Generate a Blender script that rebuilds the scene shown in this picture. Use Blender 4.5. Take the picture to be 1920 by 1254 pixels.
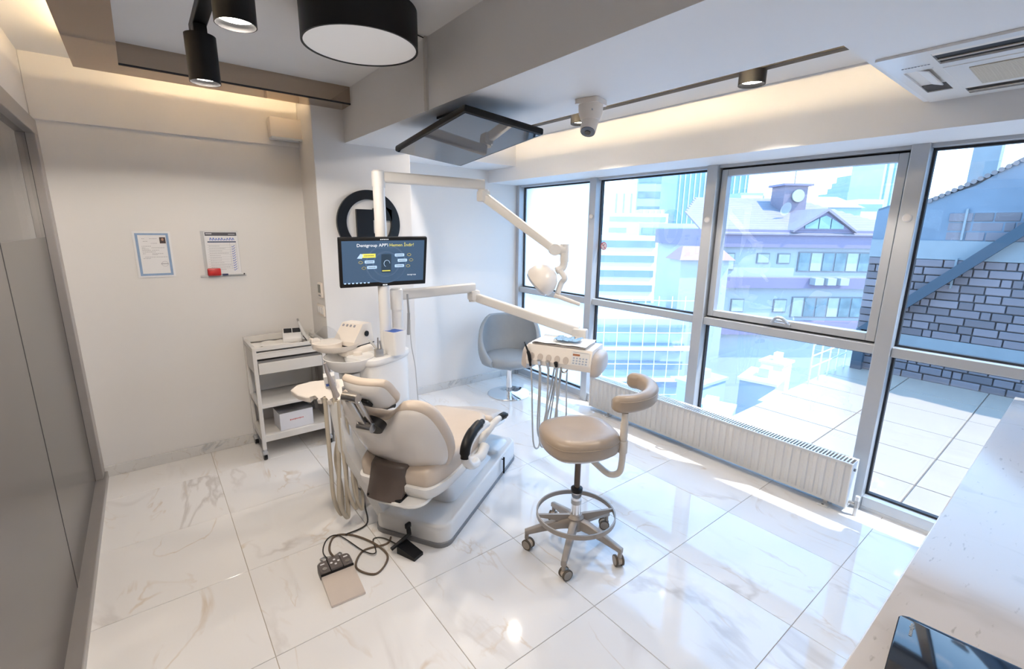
import bpy, bmesh, math, random
from mathutils import Vector, Matrix
random.seed(7)
for _o in list(bpy.data.objects): bpy.data.objects.remove(_o)
SC = bpy.context.scene
COL = SC.collection
PI = math.pi

# ------------------------------------------------------------------ camera
cam_d = bpy.data.cameras.new('camera'); cam = bpy.data.objects.new('camera', cam_d); COL.objects.link(cam)
cam_d.sensor_fit = 'HORIZONTAL'; cam_d.sensor_width = 36.0; cam_d.lens = 869.51 / 1920 * 36.0
cam_d.clip_start = 0.02; cam_d.clip_end = 2000
YAW, PITCH, ROLL = 0.66727887, -0.22243379, 0.01296217
CAMP = Vector((-0.21146, -1.75520, 1.66319))
_f = Vector((math.sin(YAW)*math.cos(PITCH), math.cos(YAW)*math.cos(PITCH), math.sin(PITCH)))
_r = Vector((math.cos(YAW), -math.sin(YAW), 0)); _u = _r.cross(_f)
_r2 = _r*math.cos(ROLL) + _u*math.sin(ROLL); _u2 = _u*math.cos(ROLL) - _r*math.sin(ROLL)
_m = Matrix((_r2, _u2, -_f)).transposed().to_4x4(); _m.translation = CAMP
cam.matrix_world = _m
SC.camera = cam

# ------------------------------------------------------------------ world, sun, exposure
W = bpy.data.worlds.new('world'); SC.world = W; W.use_nodes = True
_nt = W.node_tree; _bg = _nt.nodes['Background']
_tc = _nt.nodes.new('ShaderNodeTexCoord'); _sep = _nt.nodes.new('ShaderNodeSeparateXYZ')
_cr = _nt.nodes.new('ShaderNodeValToRGB')
_cr.color_ramp.elements[0].position = 0.0; _cr.color_ramp.elements[0].color = (0.59, 0.80, 1.0, 1)
_cr.color_ramp.elements[1].position = 0.6; _cr.color_ramp.elements[1].color = (0.22, 0.54, 1.0, 1)
_nt.links.new(_tc.outputs['Generated'], _sep.inputs[0]); _nt.links.new(_sep.outputs['Z'], _cr.inputs[0])
_nt.links.new(_cr.outputs[0], _bg.inputs['Color']); _bg.inputs['Strength'].default_value = 4.5
sun_d = bpy.data.lights.new('sun', 'SUN'); sun = bpy.data.objects.new('sun', sun_d); COL.objects.link(sun)
SUN_DIR = Vector((0.235, -0.48, 0.85)).normalized()          # towards the sun
sun_d.energy = 7.0; sun_d.angle = math.radians(0.6); sun_d.color = (1.0, 0.97, 0.92)
sun.rotation_euler = SUN_DIR.to_track_quat('Z', 'Y').to_euler(); sun.location = (8, -10, 20)
SPOT_W = 27.0          # watts of each ceiling spotlight
LED_E = 45.0            # emission of the hidden LED strips
SC.view_settings.view_transform = 'Standard'; SC.view_settings.look = 'None'
SC.view_settings.exposure = 0.40; SC.view_settings.gamma = 1.0; SC.view_settings.use_curve_mapping = False

# ------------------------------------------------------------------ materials
MATS = {}
def mat(name, col, rough=0.5, metal=0.0, noise=0.0, nscale=8.0, emit=None, estr=1.0, spec=0.5, coat=0.0, bump=0.0, trans=0.0, alpha=1.0):
    if name in MATS: return MATS[name]
    m = bpy.data.materials.new(name); m.use_nodes = True
    nt = m.node_tree; b = nt.nodes['Principled BSDF']
    c = (col[0], col[1], col[2], 1)
    b.inputs['Base Color'].default_value = c
    b.inputs['Roughness'].default_value = rough; b.inputs['Metallic'].default_value = metal
    b.inputs['Specular IOR Level'].default_value = spec; b.inputs['Coat Weight'].default_value = coat
    b.inputs['Transmission Weight'].default_value = trans; b.inputs['Alpha'].default_value = alpha
    tc = nt.nodes.new('ShaderNodeTexCoord')
    n = nt.nodes.new('ShaderNodeTexNoise'); n.inputs['Scale'].default_value = nscale; n.inputs['Detail'].default_value = 3
    nt.links.new(tc.outputs['Object'], n.inputs['Vector'])
    if noise > 0:
        mx = nt.nodes.new('ShaderNodeMixRGB'); mx.blend_type = 'MIX'
        mx.inputs[1].default_value = tuple(max(0, x*(1-noise)) for x in c[:3]) + (1,)
        mx.inputs[2].default_value = tuple(min(1, x*(1+noise)) for x in c[:3]) + (1,)
        nt.links.new(n.outputs['Fac'], mx.inputs[0]); nt.links.new(mx.outputs[0], b.inputs['Base Color'])
    if bump > 0:
        bp = nt.nodes.new('ShaderNodeBump'); bp.inputs['Strength'].default_value = bump; bp.inputs['Distance'].default_value = 0.002
        nt.links.new(n.outputs['Fac'], bp.inputs['Height']); nt.links.new(bp.outputs[0], b.inputs['Normal'])
    if emit:
        b.inputs['Emission Color'].default_value = (emit[0], emit[1], emit[2], 1); b.inputs['Emission Strength'].default_value = estr
    MATS[name] = m
    return m
def glass_mat(name, tint, ior=1.5, extra=0.0, rough=0.0):
    """thin pane: transparent tint + fresnel mirror"""
    m = bpy.data.materials.new(name); m.use_nodes = True; nt = m.node_tree
    for n in list(nt.nodes): nt.nodes.remove(n)
    out = nt.nodes.new('ShaderNodeOutputMaterial'); mx = nt.nodes.new('ShaderNodeMixShader')
    tr = nt.nodes.new('ShaderNodeBsdfTransparent'); tr.inputs[0].default_value = (*tint, 1)
    gl = nt.nodes.new('ShaderNodeBsdfGlossy'); gl.inputs['Roughness'].default_value = rough
    gl.inputs['Color'].default_value = (1, 1, 1, 1)
    fr = nt.nodes.new('ShaderNodeFresnel'); fr.inputs['IOR'].default_value = ior
    ad = nt.nodes.new('ShaderNodeMath'); ad.operation = 'ADD'; ad.use_clamp = True; ad.inputs[1].default_value = extra
    ge = nt.nodes.new('ShaderNodeNewGeometry'); iv = nt.nodes.new('ShaderNodeMath'); iv.operation = 'SUBTRACT'; iv.inputs[0].default_value = 1.0
    mu = nt.nodes.new('ShaderNodeMath'); mu.operation = 'MULTIPLY'
    nt.links.new(fr.outputs[0], ad.inputs[0]); nt.links.new(ge.outputs['Backfacing'], iv.inputs[1])
    nt.links.new(ad.outputs[0], mu.inputs[0]); nt.links.new(iv.outputs[0], mu.inputs[1]); nt.links.new(mu.outputs[0], mx.inputs[0])
    nt.links.new(tr.outputs[0], mx.inputs[1]); nt.links.new(gl.outputs[0], mx.inputs[2]); nt.links.new(mx.outputs[0], out.inputs[0])
    MATS[name] = m; return m
def frosted_mat(name, col, transl=0.6):
    m = bpy.data.materials.new(name); m.use_nodes = True; nt = m.node_tree
    for n in list(nt.nodes): nt.nodes.remove(n)
    out = nt.nodes.new('ShaderNodeOutputMaterial'); mx = nt.nodes.new('ShaderNodeMixShader'); mx2 = nt.nodes.new('ShaderNodeMixShader')
    tr0 = nt.nodes.new('ShaderNodeBsdfTranslucent'); tr0.inputs[0].default_value = (*col, 1)
    rf = nt.nodes.new('ShaderNodeBsdfRefraction'); rf.inputs['Color'].default_value = (*col, 1); rf.inputs['Roughness'].default_value = 0.75; rf.inputs['IOR'].default_value = 1.15
    tr = nt.nodes.new('ShaderNodeMixShader'); tr.inputs[0].default_value = 0.65
    nt.links.new(tr0.outputs[0], tr.inputs[1]); nt.links.new(rf.outputs[0], tr.inputs[2])
    df = nt.nodes.new('ShaderNodeBsdfDiffuse'); df.inputs[0].default_value = (*col, 1)
    gl = nt.nodes.new('ShaderNodeBsdfGlossy'); gl.inputs['Roughness'].default_value = 0.25
    fr = nt.nodes.new('ShaderNodeFresnel'); fr.inputs['IOR'].default_value = 1.45
    mx.inputs[0].default_value = transl
    nt.links.new(df.outputs[0], mx.inputs[1]); nt.links.new(tr.outputs[0], mx.inputs[2])
    ge = nt.nodes.new('ShaderNodeNewGeometry'); iv = nt.nodes.new('ShaderNodeMath'); iv.operation = 'SUBTRACT'; iv.inputs[0].default_value = 1.0
    mu = nt.nodes.new('ShaderNodeMath'); mu.operation = 'MULTIPLY'; nt.links.new(ge.outputs['Backfacing'], iv.inputs[1])
    nt.links.new(fr.outputs[0], mu.inputs[0]); nt.links.new(iv.outputs[0], mu.inputs[1])
    nt.links.new(mu.outputs[0], mx2.inputs[0]); nt.links.new(mx.outputs[0], mx2.inputs[1]); nt.links.new(gl.outputs[0], mx2.inputs[2])
    nt.links.new(mx2.outputs[0], out.inputs[0])
    MATS[name] = m; return m
def marble_mat(name, base, v1, v2, rough=0.06, speck=False, rnd=True, scale=1.6):
    m = bpy.data.materials.new(name); m.use_nodes = True; nt = m.node_tree; b = nt.nodes['Principled BSDF']
    b.inputs['Roughness'].default_value = rough
    tc = nt.nodes.new('ShaderNodeTexCoord'); vec = tc.outputs['Object']
    if rnd:
        oi = nt.nodes.new('ShaderNodeObjectInfo'); mul = nt.nodes.new('ShaderNodeVectorMath'); mul.operation = 'MULTIPLY_ADD'
        cmb = nt.nodes.new('ShaderNodeCombineXYZ')
        for i in range(3): nt.links.new(oi.outputs['Random'], cmb.inputs[i])
        mul.inputs[1].default_value = (37, 53, 19)
        nt.links.new(cmb.outputs[0], mul.inputs[0]); nt.links.new(tc.outputs['Object'], mul.inputs[2]); vec = mul.outputs[0]
    def veins(sc, dist, lo, hi, seed):
        mp = nt.nodes.new('ShaderNodeMapping'); mp.inputs['Location'].default_value = (seed, seed*2, 0); mp.inputs['Rotation'].default_value = (0, 0, 0.6+seed)
        mp.inputs['Scale'].default_value = (sc, sc*0.45, sc)
        nt.links.new(vec, mp.inputs[0])
        n = nt.nodes.new('ShaderNodeTexNoise'); n.inputs['Scale'].default_value = 1.0; n.inputs['Detail'].default_value = 5; n.inputs['Distortion'].default_value = dist
        nt.links.new(mp.outputs[0], n.inputs[0])
        s = nt.nodes.new('ShaderNodeMath'); s.operation = 'SUBTRACT'; s.inputs[1].default_value = 0.5; nt.links.new(n.outputs['Fac'], s.inputs[0])
        a = nt.nodes.new('ShaderNodeMath'); a.operation = 'ABSOLUTE'; nt.links.new(s.outputs[0], a.inputs[0])
        mr = nt.nodes.new('ShaderNodeMapRange'); mr.inputs['From Min'].default_value = lo; mr.inputs['From Max'].default_value = hi
        mr.inputs['To Min'].default_value = 1; mr.inputs['To Max'].default_value = 0; nt.links.new(a.outputs[0], mr.inputs[0])
        # break the veins up with a mask
        mk = nt.nodes.new('ShaderNodeTexNoise'); mk.inputs['Scale'].default_value = sc*0.8; nt.links.new(mp.outputs[0], mk.inputs[0])
        mr2 = nt.nodes.new('ShaderNodeMapRange'); mr2.inputs['From Min'].default_value = 0.48; mr2.inputs['From Max'].default_value = 0.68; nt.links.new(mk.outputs['Fac'], mr2.inputs[0])
        mm = nt.nodes.new('ShaderNodeMath'); mm.operation = 'MULTIPLY'; nt.links.new(mr.outputs[0], mm.inputs[0]); nt.links.new(mr2.outputs[0], mm.inputs[1])
        return mm.outputs[0]
    m1 = nt.nodes.new('ShaderNodeMixRGB'); m1.inputs[1].default_value = (*base, 1); m1.inputs[2].default_value = (*v1, 1)
    nt.links.new(veins(scale, 0.9, 0.002, 0.03, 0.3), m1.inputs[0])
    m2 = nt.nodes.new('ShaderNodeMixRGB'); m2.inputs[2].default_value = (*v2, 1); nt.links.new(m1.outputs[0], m2.inputs[1])
    nt.links.new(veins(scale*1.7, 1.6, 0.0, 0.022, 1.7), m2.inputs[0])
    last = m2.outputs[0]
    if speck:
        mp = nt.nodes.new('ShaderNodeMapping'); mp.inputs['Scale'].default_value = (26, 90, 26); mp.inputs['Rotation'].default_value = (0, 0, 0.5); nt.links.new(vec, mp.inputs[0])
        n = nt.nodes.new('ShaderNodeTexNoise'); n.inputs['Scale'].default_value = 1; n.inputs['Detail'].default_value = 4; nt.links.new(mp.outputs[0], n.inputs[0])
        mr = nt.nodes.new('ShaderNodeMapRange'); mr.inputs['From Min'].default_value = 0.66; mr.inputs['From Max'].default_value = 0.76; mr.inputs['To Max'].default_value = 0.6; nt.links.new(n.outputs['Fac'], mr.inputs[0])
        m3 = nt.nodes.new('ShaderNodeMixRGB'); m3.inputs[2].default_value = (0.30, 0.27, 0.24, 1); nt.links.new(last, m3.inputs[1]); nt.links.new(mr.outputs[0], m3.inputs[0]); last = m3.outputs[0]
    nt.links.new(last, b.inputs['Base Color'])
    MATS[name] = m; return m

M_wall = mat('wall_paint', (0.76, 0.745, 0.735), 0.55, noise=0.015, nscale=3)
M_ceil = mat('ceiling_paint', (0.78, 0.78, 0.79), 0.6, noise=0.01, nscale=3)
M_grout = mat('grout', (0.42, 0.36, 0.28), 0.8, noise=0.1, nscale=40)
M_tile = marble_mat('marble_tile', (0.80, 0.785, 0.775), (0.62, 0.59, 0.57), (0.67, 0.59, 0.51), 0.05)
M_base = marble_mat('marble_skirting', (0.66, 0.65, 0.64), (0.45, 0.46, 0.48), (0.5, 0.45, 0.4), 0.15, rnd=False, scale=3)
M_quartz = marble_mat('quartz_counter', (0.62, 0.58, 0.555), (0.5, 0.46, 0.42), (0.52, 0.48, 0.45), 0.12, speck=True, rnd=False)
M_alu = mat('window_aluminium', (0.50, 0.52, 0.55), 0.38, 0.45, noise=0.02, nscale=20)
M_gasket = mat('black_gasket', (0.02, 0.022, 0.028), 0.6, noise=0.1)
M_steel = mat('partition_steel', (0.40, 0.38, 0.37), 0.35, 0.6, noise=0.03, nscale=30)
M_glass = glass_mat('window_glass', (0.90, 0.925, 0.95), 1.5, 0.08)
M_frost = frosted_mat('frosted_window_film', (0.92, 0.96, 0.98), 0.85)
M_pglass = glass_mat('partition_glass', (0.55, 0.52, 0.50), 1.55, 0.05)
M_pfilm = mat('partition_frosted_film', (0.085, 0.074, 0.068), 0.25, noise=0.04, nscale=2, spec=0.6)
M_white = mat('white_plastic', (0.78, 0.775, 0.77), 0.28, noise=0.01, coat=0.3)
M_white2 = mat('cream_plastic', (0.80, 0.74, 0.68), 0.35, noise=0.02)
M_wmetal = mat('white_powder_coat', (0.66, 0.64, 0.615), 0.4, noise=0.015)
M_leather = mat('beige_leather', (0.385, 0.305, 0.235), 0.36, noise=0.05, nscale=14, bump=0.1)
M_pipe = mat('beige_upholstery', (0.60, 0.51, 0.43), 0.45, noise=0.04, nscale=14)
M_brown = mat('grey_brown_plastic', (0.11, 0.085, 0.075), 0.4, noise=0.06)
M_black = mat('black_plastic', (0.006, 0.006, 0.007), 0.42, noise=0.1, spec=0.3)
M_emb = mat('black_acrylic', (0.005, 0.006, 0.009), 0.25, noise=0.1, spec=0.3)
M_gloss = mat('black_gloss', (0.008, 0.010, 0.016), 0.06, noise=0.05)
M_chrome = mat('chrome', (0.82, 0.83, 0.85), 0.07, 1.0, noise=0.01)
M_satin = mat('satin_steel', (0.52, 0.50, 0.48), 0.3, 1.0, noise=0.03, nscale=30)
M_taupe = mat('taupe_metal', (0.34, 0.30, 0.265), 0.4, 0.25, noise=0.03)
M_grey = mat('grey_plastic', (0.22, 0.22, 0.23), 0.45, noise=0.04)
M_hose = mat('beige_hose', (0.55, 0.49, 0.40), 0.5, noise=0.04, nscale=40)
M_ghose = mat('grey_hose', (0.48, 0.48, 0.48), 0.45, noise=0.03)
M_fabric = mat('grey_bucket_leather', (0.30, 0.33, 0.36), 0.5, noise=0.05, nscale=20)
M_mirror = mat('bronze_mirror', (0.42, 0.34, 0.27), 0.04, 1.0, noise=0.01)
M_lampw = mat('lamp_diffuser', (0.80, 0.79, 0.78), 0.5, emit=(1.0, 0.95, 0.9), estr=0.12, noise=0.01)
M_spoton = mat('spot_lens_lit', (0.9, 0.9, 0.9), 0.4, emit=(1.0, 0.93, 0.84), estr=14.0, noise=0.01)
M_led2 = mat('led_strip_slot_lit', (1, 0.9, 0.7), 0.4, emit=(1.0, 0.76, 0.46), estr=LED_E*4.0, noise=0.01)
M_led = mat('led_strip_lit', (1, 0.9, 0.7), 0.4, emit=(1.0, 0.76, 0.44), estr=LED_E, noise=0.01)
M_red = mat('red_plastic', (0.55, 0.02, 0.02), 0.4, noise=0.03)
M_blue = mat('blue_ink', (0.03, 0.10, 0.40), 0.5, noise=0.05)
M_paper = mat('paper', (0.80, 0.80, 0.82), 0.7, noise=0.015)
M_tissue = mat('tray_paper', (0.88, 0.86, 0.83), 0.8, noise=0.03, bump=0.3)
M_cert = mat('certificate_border', (0.26, 0.38, 0.58), 0.6, noise=0.12, nscale=60)
M_ink = mat('dark_ink', (0.10, 0.10, 0.12), 0.7, noise=0.1)
M_greyink = mat('grey_ink', (0.32, 0.32, 0.36), 0.7, noise=0.1)
M_clear = glass_mat('clear_acrylic', (0.93, 0.94, 0.95), 1.3, 0.0)
M_wood = mat('counter_cabinet', (0.62, 0.60, 0.58), 0.4, noise=0.02)

# ------------------------------------------------------------------ geometry helpers
WORLD = {}
def catmull(P, n=6, closed=False):
    P = [Vector(p) for p in P]
    if len(P) < 3: return P
    out = []; N = len(P)
    rng = range(N if closed else N-1)
    for i in rng:
        if closed: p0, p1, p2, p3 = P[(i-1) % N], P[i], P[(i+1) % N], P[(i+2) % N]
        else: p0, p1, p2, p3 = P[max(i-1, 0)], P[i], P[i+1], P[min(i+2, N-1)]
        for k in range(n):
            t = k/n
            out.append(0.5*((2*p1)+(p2-p0)*t+(2*p0-5*p1+4*p2-p3)*t*t+(3*p1-p0-3*p2+p3)*t**3))
    if not closed: out.append(P[-1])
    return out
class B:
    def __init__(s, M=None): s.b = bmesh.new(); s.M = M or Matrix.Identity(4)
    def v(s, p): return s.b.verts.new(s.M @ Vector(p))
    def face(s, vs):
        try: return s.b.faces.new(vs)
        except ValueError: return None
    def box(s, c, d, bev=0.0, R=None, seg=2):
        X = Matrix.Translation(Vector(c)) @ (R.to_4x4() if R else Matrix.Identity(4)) @ Matrix.Diagonal((d[0], d[1], d[2], 1))
        r = bmesh.ops.create_cube(s.b, size=1.0, matrix=s.M @ X)
        if bev > 0:
            es = list({e for v in r['verts'] for e in v.link_edges})
            bmesh.ops.bevel(s.b, geom=es, offset=bev, segments=seg, profile=0.5, affect='EDGES', clamp_overlap=True)
        return s
    def b2(s, p0, p1, bev=0.0):
        return s.box([(p0[i]+p1[i])/2 for i in range(3)], [abs(p1[i]-p0[i]) for i in range(3)], bev)
    def loft(s, rings, cap=True, closed=True):
        R = [[s.v(p) for p in r] for r in rings]
        n = len(R[0])
        for a, c in zip(R, R[1:]):
            for i in range(n if closed else n-1):
                j = (i+1) % n
                s.face([a[i], a[j], c[j], c[i]])
        if cap: s.face(R[0][::-1]); s.face(R[-1])
        return s
    def frame_at(s, t):
        t = t.normalized(); up = Vector((0, 0, 1)) if abs(t.z) < 0.95 else Vector((1, 0, 0))
        x = up.cross(t).normalized(); return x, t.cross(x)
    def cyl(s, p0, p1, r0, r1=None, seg=20, cap=True):
        p0, p1 = Vector(p0), Vector(p1); r1 = r0 if r1 is None else r1
        x, y = s.frame_at(p1-p0)
        cs = [(math.cos(2*PI*i/seg), math.sin(2*PI*i/seg)) for i in range(seg)]
        return s.loft([[p0+(x*a+y*c)*r0 for a, c in cs], [p1+(x*a+y*c)*r1 for a, c in cs]], cap)
    def tube(s, pts, r, seg=8, n=6, smooth=True, closed=False, flat=None):
        P = catmull(pts, n, closed) if smooth else [Vector(p) for p in pts]
        rings = []; x = None; N = len(P)
        for i, p in enumerate(P):
            if closed: t = (P[(i+1) % N]-P[i-1])
            else: t = (P[min(i+1, N-1)]-P[max(i-1, 0)])
            t.normalize()
            if x is None: x, y = s.frame_at(t)
            else:
                x = x - t*x.dot(t)
                if x.length < 1e-6: x, y = s.frame_at(t)
                x.normalize(); y = t.cross(x)
            rr = r[min(len(r)-1, int(i/(N-1)*(len(r)-1)+.5))] if isinstance(r, (list, tuple)) else r
            k = flat or 1.0
            rings.append([p+(x*math.cos(2*PI*q/seg)+y*math.sin(2*PI*q/seg)*k)*rr for q in range(seg)])
        if closed: rings.append(rings[0]); return s.loft(rings, False)
        return s.loft(rings)
    def lathe(s, prof, c=(0, 0, 0), seg=32, cap=True, a0=0, a1=2*PI, sx=1, sy=1):
        rings = [[(c[0]+r*sx*math.cos(2*PI*i/seg), c[1]+r*sy*math.sin(2*PI*i/seg), c[2]+z) for i in range(seg)] for r, z in prof]
        return s.loft(rings, cap)
    def prism(s, poly, z0, z1, bev=0.0):
        """poly in local xy, extruded along local z"""
        a = [s.v((x, y, z0)) for x, y in poly]; c = [s.v((x, y, z1)) for x, y in poly]; n = len(poly)
        f = [s.face(a[::-1]), s.face(c)]
        for i in range(n): s.face([a[i], a[(i+1) % n], c[(i+1) % n], c[i]])
        if bev > 0:
            es = [e for e in s.b.edges if e.is_valid and all(v in set(c) for v in e.verts)]
            bmesh.ops.bevel(s.b, geom=es, offset=bev, segments=2, profile=0.5, affect='EDGES', clamp_overlap=True)
        return s
    def pad(s, poly, prof, cx=0, cy=0):
        """outline scaled about (cx,cy): prof = [(scale, z), ...]; z may be a function of (x,y)"""
        rings = []
        for k, z in prof:
            ring = []
            for x, y in poly:
                X, Y = cx+(x-cx)*k, cy+(y-cy)*k
                ring.append((X, Y, z(X, Y) if callable(z) else z))
            rings.append(ring)
        return s.loft(rings)
    def out(s, name, m, parent=None, ang=35, label=None):
        me = bpy.data.meshes.new(name)
        bmesh.ops.recalc_face_normals(s.b, faces=s.b.faces)
        if parent is not None: org = WORLD[parent.name]
        else:
            xs = [v.co for v in s.b.verts]
            org = Vector(((min(p.x for p in xs)+max(p.x for p in xs))/2, (min(p.y for p in xs)+max(p.y for p in xs))/2, min(p.z for p in xs)))
        bmesh.ops.translate(s.b, verts=s.b.verts, vec=-org)
        s.b.to_mesh(me); s.b.free()
        if ang:
            for p in me.polygons: p.use_smooth = True
            me.set_sharp_from_angle(angle=math.radians(ang))
        me.materials.append(m)
        o = bpy.data.objects.new(name, me); COL.objects.link(o)
        if parent is not None: o.parent = parent
        else: o.location = org
        WORLD[o.name] = org
        if label: o['label'] = label
        return o
def tag(o, label, cat, group=None, kind=None):
    o['label'] = label
    if cat: o['category'] = cat
    if group: o['group'] = group
    if kind: o['kind'] = kind
    return o
def struct(o, label=None):
    o['kind'] = 'structure'
    if label: o['label'] = label
    return o
def thing(name, loc, label, cat, group=None, kind=None):
    o = bpy.data.objects.new(name, None); COL.objects.link(o); o.location = loc
    o.empty_display_size = 0.1
    WORLD[o.name] = Vector(loc)
    return tag(o, label, cat, group, kind)
def copy_tree(o, dloc=(0, 0, 0), parent=None):
    c = o.copy(); COL.objects.link(c); c.parent = parent
    if parent is None: c.location = Vector(o.location)+Vector(dloc)
    WORLD[c.name] = WORLD[o.name]+Vector(dloc)
    for ch in [x for x in bpy.data.objects if x.parent == o]: copy_tree(ch, dloc, c)
    return c
def rrect(w, h, r, n=5, cx=0, cy=0):
    P = []
    for qx, qy, a in ((1, 1, 0), (-1, 1, PI/2), (-1, -1, PI), (1, -1, 1.5*PI)):
        for i in range(n+1):
            t = a+PI/2*i/n
            P.append((cx+qx*(w/2-r)+r*math.cos(t), cy+qy*(h/2-r)+r*math.sin(t)))
    return P
def rz(a): return Matrix.Rotation(a, 4, 'Z')
def TR(p): return Matrix.Translation(Vector(p))
def basis(o, x, y, z):
    m = Matrix((Vector(x).normalized(), Vector(y).normalized(), Vector(z).normalized())).transposed().to_4x4(); m.translation = Vector(o); return m
def text_bm(bld, body, size, M, depth=0.0, align='LEFT'):
    cu = bpy.data.curves.new('t', 'FONT'); cu.body = body; cu.size = size; cu.align_x = align; cu.extrude = depth; cu.resolution_u = 2
    ob = bpy.data.objects.new('t', cu); COL.objects.link(ob)
    dg = bpy.context.evaluated_depsgraph_get(); me = bpy.data.meshes.new_from_object(ob.evaluated_get(dg))
    me.transform(bld.M @ M); bld.b.from_mesh(me)
    bpy.data.objects.remove(ob); bpy.data.curves.remove(cu); bpy.data.meshes.remove(me)
    return bld
# ================================================================== the room
XL, YB, YA, XC0, XC1, YC = -0.62, 2.16, 2.37, 0.81, 1.54, 1.80
ZU, ZL, ZH = 2.59, 2.255, 2.13       # upper ceiling, lowered ceiling, window head
YR = -2.40
# floor: grout bed and single marble tiles
fl = struct(B().b2((-0.75, YR, -0.12), (3.2, 2.5, -0.003)).out('floor', M_grout, ang=None), 'white marble tile floor with grey and tan veins')
TS, TA, G = 0.6, 0.5946, 0.0022
tile_mesh = {}
for i in range(-2, 6):
    for j in range(-4, 4):
        x0, x1 = max(i*TS, XL-0.02), min((i+1)*TS, 3.12); y0, y1 = j*TA, (j+1)*TA
        if j == 3: y1 = 2.40
        y0 = max(y0, YR)
        if x1-x0 < 0.03: continue
        key = (round(x1-x0, 3), round(y1-y0, 3))
        cx, cy = (x0+x1)/2, (y0+y1)/2
        if key not in tile_mesh:
            b = B(); b.box((cx, cy, -0.005), (x1-x0-G, y1-y0-G, 0.01), 0.0012, seg=1)
            o = b.out('tile', M_tile, None, ang=None); o.location = (cx, cy, -0.01); tile_mesh[key] = o.data
        else:
            o = bpy.data.objects.new('tile', tile_mesh[key]); COL.objects.link(o); o.location = (cx, cy, -0.01)
        o.parent = fl; o.location = Vector(o.location)-WORLD[fl.name]

b = B(); b.b2((-0.75, YB, 0), (XC0, 2.35, 2.75)); b.b2((XL, YB-0.018, 2.24), (XC0, YB+0.01, 2.75), 0.004)
struct(b.out('wall_back', M_wall, ang=None), 'plain off-white back wall with a thin raised band along its top')
b = B(); b.b2((XC0, YC, 0), (XC1, 2.5, 2.75), 0.004)
struct(b.out('wall_column', M_wall, ang=None), 'white square column projecting from the back wall')
struct(B().b2((XC1-0.05, YA, 0), (3.3, 2.5, 2.75)).out('wall_alcove', M_wall, ang=None), 'white wall of the alcove lit blue by the window')
struct(B().b2((-0.75, YR-0.12, 0), (3.3, YR, 2.75)).out('wall_front', M_wall, ang=None), 'white wall behind the counter')
struct(B().b2((-0.75, YR, 2.235), (XL, YB, 2.75)).out('wall_left', M_wall, ang=None), 'white wall strip above the glass partition')
b = B(); b.b2((2.70, -1.10, ZH), (3.3, YA, 2.75)); b.b2((2.685, YR, ZH), (3.3, -1.10, 2.75))
struct(b.out('wall_right', M_ceil, ang=None), 'white bulkhead above the window band')
struct(B().b2((3.05, YR, 0), (3.3, -2.24, 2.2)).out('wall_right', M_wall, ang=None), 'white wall pier at the counter end')
# ceilings
struct(B().b2((-0.75, YR, ZU), (1.05, 2.3, 2.80)).out('ceiling', M_ceil, ang=None), 'white raised ceiling over the left half')
b = B(); b.b2((1.03, YR, ZL), (1.65, 2.42, 2.75)); b.b2((1.65, YR, ZL), (2.70, -1.10, 2.75)); b.b2((1.65, 1.92, ZL), (2.70, 2.42, 2.75))
b.b2((1.60, -1.10, 2.392), (1.76, 1.92, 2.402)); b.b2((1.60, -1.10, 2.487), (2.72, 1.92, 2.75))
struct(b.out('ceiling', M_ceil, ang=None), 'white lowered ceiling with a long light slot beside the windows')
b = B(); b.b2((1.015, 0.53, ZL-0.006), (1.031, 0.55, ZU))
struct(b.out('trim_1', mat('joint_bead', (0.62, 0.60, 0.57), 0.5, noise=0.02), ang=None), 'thin vertical joint bead on the ceiling beam')
# bronze mirror ring hanging under the raised ceiling
rg = thing('mirror_cove_frame', (0.4, 1.7, 2.485), 'bronze mirrored cove frame hung around the raised ceiling', 'ceiling frame')
XI, YI, RW = -0.19, 1.63, 0.19
B().b2((XI, YI, 2.488), (1.028, YI+0.012, ZU)).out('mirror_strip', M_mirror, rg, None)
B().b2((XI-0.012, YR+0.6, 2.488), (XI, YI+0.012, ZU)).out('mirror_strip', M_mirror, rg, None)
B().b2((XI-RW, YI, 2.476), (1.028, YI+RW, 2.488)).out('bottom_panel', M_mirror, rg, None)
B().b2((XI-RW, YR+0.6, 2.476), (XI, YI, 2.488)).out('bottom_panel', M_mirror, rg, None)
B().b2((XI+0.0, YI-0.004, 2.478), (1.028, YI, 2.487)).out('edge_bead', M_gasket, rg, None)
B().b2((XI-0.006, YI+0.03, 2.488), (1.0, YI+0.042, 2.502)).out('led_strip', M_led, rg, None, 'warm lit strip hidden above the frame')
B().b2((XI-0.09, YR+0.7, 2.488), (XI-0.078, YI, 2.502)).out('led_strip', M_led, rg, None, 'warm lit strip hidden above the frame')
ls = tag(B().b2((1.662, -1.05, 2.403), (1.672, 1.86, 2.414)).out('led_strip', M_led2, None, None), 'warm lit strip lying hidden in the ceiling slot by the windows', 'light strip')
# skirtings
def skirt(n, p0, p1, lab): struct(B().b2(p0, p1, 0.003).out(n, M_base, ang=None), lab)
skirt('baseboard_back', (XL, YB-0.014, 0), (XC0, YB, 0.075), 'grey marble skirting along the back wall')
skirt('baseboard_column', (XC0-0.012, YC-0.014, 0), (XC1, YC, 0.075), 'grey marble skirting around the column')
skirt('baseboard_alcove', (XC1, YA-0.014, 0), (3.1, YA, 0.075), 'grey marble skirting along the alcove wall')

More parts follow.
